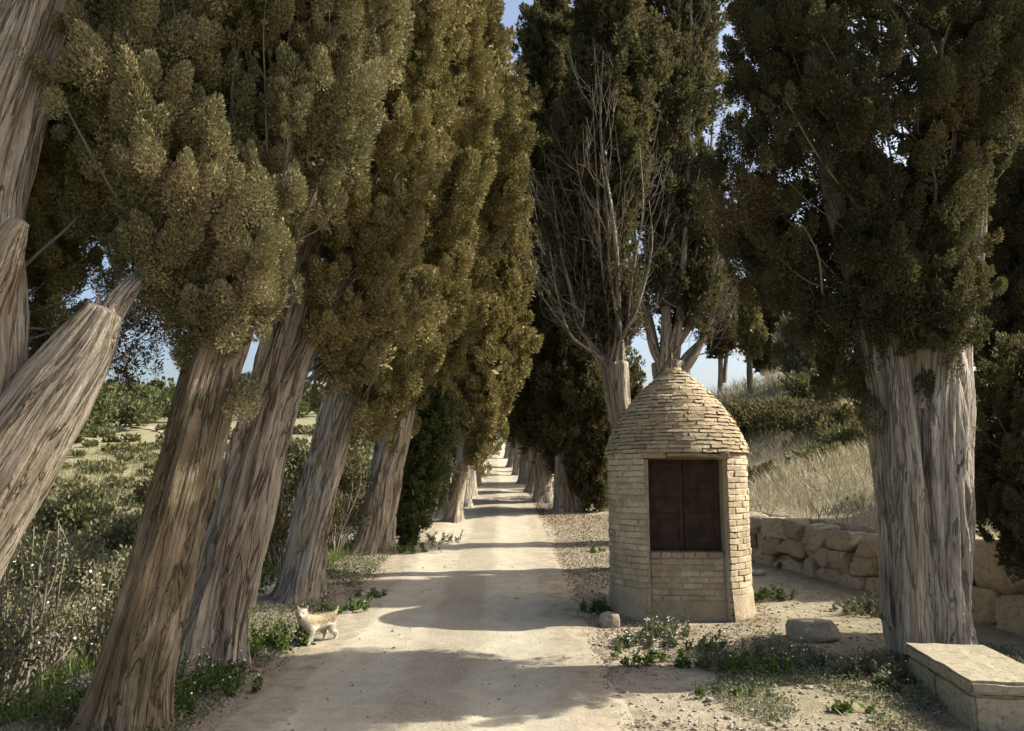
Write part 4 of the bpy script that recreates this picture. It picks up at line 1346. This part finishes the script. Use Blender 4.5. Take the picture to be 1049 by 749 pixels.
n = 9000
y = 4 + 22 * g.random(n) ** 1.6
xl = np.interp(y, _ys, _xc)
x = np.where(g.random(n) < .72, xl + 1.35 + 3.3 * g.random(n) ** .9, xl - 1.4 - 1.0 * g.random(n))
keep = (np.hypot(x - KX, y - KY) > KR + .03) & (x < np.interp(y, _ys, _wx) - .3)
pebbles('pebbles', x[keep], y[keep], .010, 205, M['boulder'])
n = 600
y = 4.2 + 9 * g.random(n) ** 1.3
x = np.interp(y, _ys, _xc) + g.normal(size=n) * .55
pebbles('track_gravel', x, y, .0055, 206, M['boulder'], .012)
k = NT('fallen_needles', .9, .1)
rnd = k.node('ShaderNodeNewGeometry').outputs['Random Per Island']
M['litter'] = k.finish(k.ramp(rnd, [(0., (.07, .05, .033)), (.6, (.16, .115, .075)), (1., (.26, .20, .13))]))
n = 60000
y = 4 + 26 * g.random(n) ** 1.35
xl = np.interp(y, _ys, _xc)
x = np.where(g.random(n) < .7, xl + 1.30 + 2.2 * g.random(n), xl - 1.3 - 1.2 * g.random(n))
keep = (np.hypot(x - KX, y - KY) > KR + .03) & (snoise(x * 1.5, y * 1.5, 41) > -.25)
x, y = x[keep], y[keep]; n = len(x)
P = np.stack([x, y, G(x, y) + .006 + .01 * g.random(n)], 1)
A = unit(g.normal(size=(n, 3)) * np.array([1, 1, .3])) * (.018 + .0011 * y)[:, None] * g.uniform(.6, 1.8, (n, 1))
S = unit(np.cross(A, np.array([0, 0, 1.]) + g.normal(size=(n, 3)) * .3)) * (.005 + .0003 * y)[:, None]
prop(link('fallen_twigs', leaves_mesh('fallen_twigs', P, A, S), M['litter']), kind='stuff')

# creeping weeds between the track and the bench
n = 70000
y = 4.9 + 3.6 * g.random(n); x = np.interp(y, _ys, _xc) + 1.45 + 3.6 * g.random(n)
m_ = snoise(x * 1.6, y * 1.9, 51) + .8 * snoise(x * 5, y * 6, 52) - .9 * np.abs(y - 6.85)
keep = (m_ > -.45) & (np.hypot(x - KX, y - KY) > KR + .04)
x, y = x[keep], y[keep]; n = len(x)
P = np.stack([x, y, G(x, y) + .004 + .075 * g.random(n) ** 2], 1)
A = unit(g.normal(size=(n, 3)) + np.array([0, 0, .5])) * (.02 * g.uniform(.6, 1.6, (n, 1)))
S = unit(np.cross(A, np.array([0, 0, 1.]) + g.normal(size=(n, 3)) * .6)) * (.0055 * g.uniform(.7, 1.4, (n, 1)))
prop(link('ground_weeds', leaves_mesh('ground_weeds', P, A, S), M['greyweed']), kind='stuff')
n = 42000
y = 4.6 + 14 * g.random(n) ** 1.3; x = np.interp(y, _ys, _xc) - 1.45 - 1.5 * g.random(n)
keep = snoise(x * 1.7, y * 1.5, 55) + .7 * snoise(x * 5, y * 5, 56) > .10
x, y = x[keep], y[keep]; n = len(x)
P = np.stack([x, y, G(x, y) + .004 + .10 * g.random(n) ** 2], 1)
A = unit(g.normal(size=(n, 3)) + np.array([0, 0, .5])) * (.028 * g.uniform(.6, 1.6, (n, 1)))
S = unit(np.cross(A, np.array([0, 0, 1.]) + g.normal(size=(n, 3)) * .6)) * (.007 * g.uniform(.7, 1.4, (n, 1)))
prop(link('verge_weeds', leaves_mesh('verge_weeds', P, A, S), M['greyweed']), kind='stuff')
# low scrub on the far slope of the left field
Pl, Al, Sl = [], [], []
for i in range(420):
    y = 22 + 100 * g.random() ** 1.2; x = -(.14 + .62 * g.random()) * y
    if snoise(x * .3, y * .3, 62) < -.2: continue
    h = g.uniform(.16, .5) * (.7 + y / 60); z = gz(x, y)
    for j in range(3):
        c = np.array([x + g.normal() * h, y + g.normal() * h, z + h * .35])
        p_, a_, s_ = spray(c, np.array([0, 0, 1.]), h * .9, h * .45, 50, .006 * y + .02, g)
        Pl.append(p_); Al.append(a_); Sl.append(s_)
prop(link('hillside_scrub', leaves_mesh('hillside_scrub', np.concatenate(Pl), np.concatenate(Al), np.concatenate(Sl)), M['scrub']), kind='stuff')

# far wood on the left hill
g = np.random.default_rng(300)
Pl, Al, Sl = [], [], []
for i in range(420):
    y = 78 + 207 * g.random(); u = -.75 + .62 * g.random()
    x = u * y
    h = g.uniform(3.5, 6.5); w = h * g.uniform(.42, .62)
    if snoise(x * .03, y * .03, 44) < -.25 or (y < 110 and g.random() < .75): continue
    z = gz(x, y)
    for j in range(7):
        c = np.array([x + g.normal() * w * .45, y + g.normal() * w * .45, z + h * g.uniform(.35, .85)])
        p_, a_, s_ = spray(c, np.array([0, 0, 1.]), w * .5, h * .26, 55, .0052 * y, g)
        Pl.append(p_); Al.append(a_); Sl.append(s_ * 1.3)
prop(link('pine_wood', leaves_mesh('pine_wood', np.concatenate(Pl), np.concatenate(Al), np.concatenate(Sl)), M['pine']), kind='stuff')
# pale farm path on the hillside
pa = np.array([hit(px, py)[:2] for px, py in ((118, 443), (140, 437), (160, 440), (175, 446), (205, 450))])
t = np.linspace(0, len(pa) - 1, 60)
px_ = np.interp(t, range(len(pa)), pa[:, 0]); py_ = np.interp(t, range(len(pa)), pa[:, 1])
w = 1.6
V = np.stack([np.stack([px_, py_ - w, G(px_, py_ - w) + .12], 1), np.stack([px_, py_, G(px_, py_) + .22], 1), np.stack([px_, py_ + w, G(px_, py_ + w) + .12], 1)], 1)
idp = np.arange(180).reshape(60, 3)
FP = np.stack([idp[:-1, :-1], idp[1:, :-1], idp[1:, 1:], idp[:-1, 1:]], -1).reshape(-1, 4)
prop(link('farm_path', mesh_np('farm_path', V.reshape(-1, 3), FP, True), M['track']), kind='structure')

# ------------------------------------------------------------------ dog
dp = hit(322, 661)
dog = empty('dog', (dp[0], dp[1] + .06, gz(dp[0], dp[1] + .06)), 'small cream and tan dog with dark ears standing at the left edge of the track', 'dog')
dog.rotation_euler[2] = math.atan2(-.80, -.60)
dog.scale = (.98, .98, .98)
bm = bmesh.new(); sl = bm.verts.layers.skin.verify()
nodes = {}


def nd_(name, co, r, par=None, root=False, ry=None):
    v = bm.verts.new(co); v[sl].radius = (r, ry or r); v[sl].use_root = root
    nodes[name] = v
    if par: bm.edges.new((nodes[par], v))


nd_('pelvis', (-.155, 0, .200), .072, root=True, ry=.074)
nd_('loin', (-.07, 0, .196), .074, 'pelvis', ry=.072)
nd_('ribs', (.03, 0, .194), .080, 'loin', ry=.080)
nd_('chest', (.115, 0, .200), .076, 'ribs', ry=.080)
nd_('neck', (.160, .002, .248), .058, 'chest')
nd_('poll', (.190, .010, .300), .055, 'neck')
nd_('brow', (.214, .032, .302), .048, 'poll')
nd_('muzzle', (.242, .062, .284), .030, 'brow')
nd_('tip', (.263, .084, .278), .019, 'muzzle')
nd_('tail1', (-.212, 0, .245), .022, 'pelvis'); nd_('tail2', (-.248, 0, .278), .016, 'tail1'); nd_('tail3', (-.258, 0, .312), .010, 'tail2')
for s, stp, stb in ((1, .03, -.02), (-1, -.015, .03)):
    nd_(f'sh{s}', (.105, .045 * s, .150), .034, 'chest'); nd_(f'el{s}', (.085 + stp * .4, .050 * s, .105), .028, f'sh{s}')
    nd_(f'wr{s}', (.100 + stp, .050 * s, .045), .022, f'el{s}'); nd_(f'pw{s}', (.102 + stp, .050 * s, .014), .021, f'wr{s}'); nd_(f'toe{s}', (.125 + stp, .050 * s, .011), .013, f'pw{s}')
    nd_(f'hip{s}', (-.150, .040 * s, .155), .044, 'pelvis'); nd_(f'kn{s}', (-.115 + stb * .4, .050 * s, .115), .028, f'hip{s}')
    nd_(f'hk{s}', (-.185 + stb, .050 * s, .068), .021, f'kn{s}'); nd_(f'hp{s}', (-.175 + stb, .050 * s, .014), .019, f'hk{s}'); nd_(f'ht{s}', (-.150 + stb, .050 * s, .011), .013, f'hp{s}')
    nd_(f'ea{s}', (.190 - .025 * s, .010 + .027 * s, .340), .020, 'poll'); nd_(f'et{s}', (.186 - .036 * s, .010 + .037 * s, .374), .008, f'ea{s}')
segs = [(np.array(e.verts[0].co), np.array(e.verts[1].co), e.verts[0][sl].radius[0], e.verts[1][sl].radius[0]) for e in bm.edges]
me = bpy.data.meshes.new('body'); bm.to_mesh(me); bm.free()
gf = np.random.default_rng(77); FP_, FA_, FS_ = [], [], []
for pa_, pb_, ra_, rb_ in segs:
    if max(ra_, rb_) < .025: continue
    L_ = np.linalg.norm(pb_ - pa_); nh = int(9000 * L_ * max(ra_, rb_) / .05)
    t_ = gf.random((nh, 1)); d_ = unit(pb_ - pa_); o_ = sph(nh, gf); o_ = unit(o_ - (o_ @ d_)[:, None] * d_)
    FP_.append(pa_ + (pb_ - pa_) * t_ + o_ * (ra_ + (rb_ - ra_) * t_) * .88)
    a_ = unit(o_ * .7 + np.array([-.85, 0, -.6]) + gf.normal(size=(nh, 3)) * .3) * .017 * gf.uniform(.6, 1.3, (nh, 1))
    FA_.append(a_); FS_.append(unit(np.cross(a_, o_ + .3 * sph(nh, gf))) * .0022)
link('fur', leaves_mesh('fur', np.concatenate(FP_), np.concatenate(FA_), np.concatenate(FS_)), M['dog'], dog)
body = link('body', me, M['dog'], dog)
body.modifiers.new('skin', 'SKIN').use_smooth_shade = True
ss = body.modifiers.new('sub', 'SUBSURF'); ss.levels = 2; ss.render_levels = 2


def ball(name, co, r, mat, parent, sc=(1, 1, 1)):
    b = bmesh.new(); bmesh.ops.create_icosphere(b, subdivisions=2, radius=r)
    for v in b.verts: v.co = Vector((v.co.x * sc[0], v.co.y * sc[1], v.co.z * sc[2])) + Vector(co)
    for f in b.faces: f.smooth = True
    m = bpy.data.meshes.new(name); b.to_mesh(m); b.free()
    return link(name, m, mat, parent)


ball('nose', (.275, .096, .283), .011, M['black'], dog, (1, 1.2, .8))
for s in (1, -1): ball('eye', (.236 - .017 * s, .055 + .018 * s, .313), .0085, M['black'], dog)

# ------------------------------------------------------------------ output
SC.render.engine = 'CYCLES'
SC.view_settings.view_transform = 'Standard'
SC.view_settings.look = 'None'
SC.view_settings.exposure = .92
SC.view_settings.gamma = 1
SC.view_settings.use_curve_mapping = False
SC.cycles.use_denoising = True
SC.cycles.max_bounces = 6
SC.cycles.diffuse_bounces = 3
SC.cycles.transmission_bounces = 3
SC.cycles.use_adaptive_sampling = True
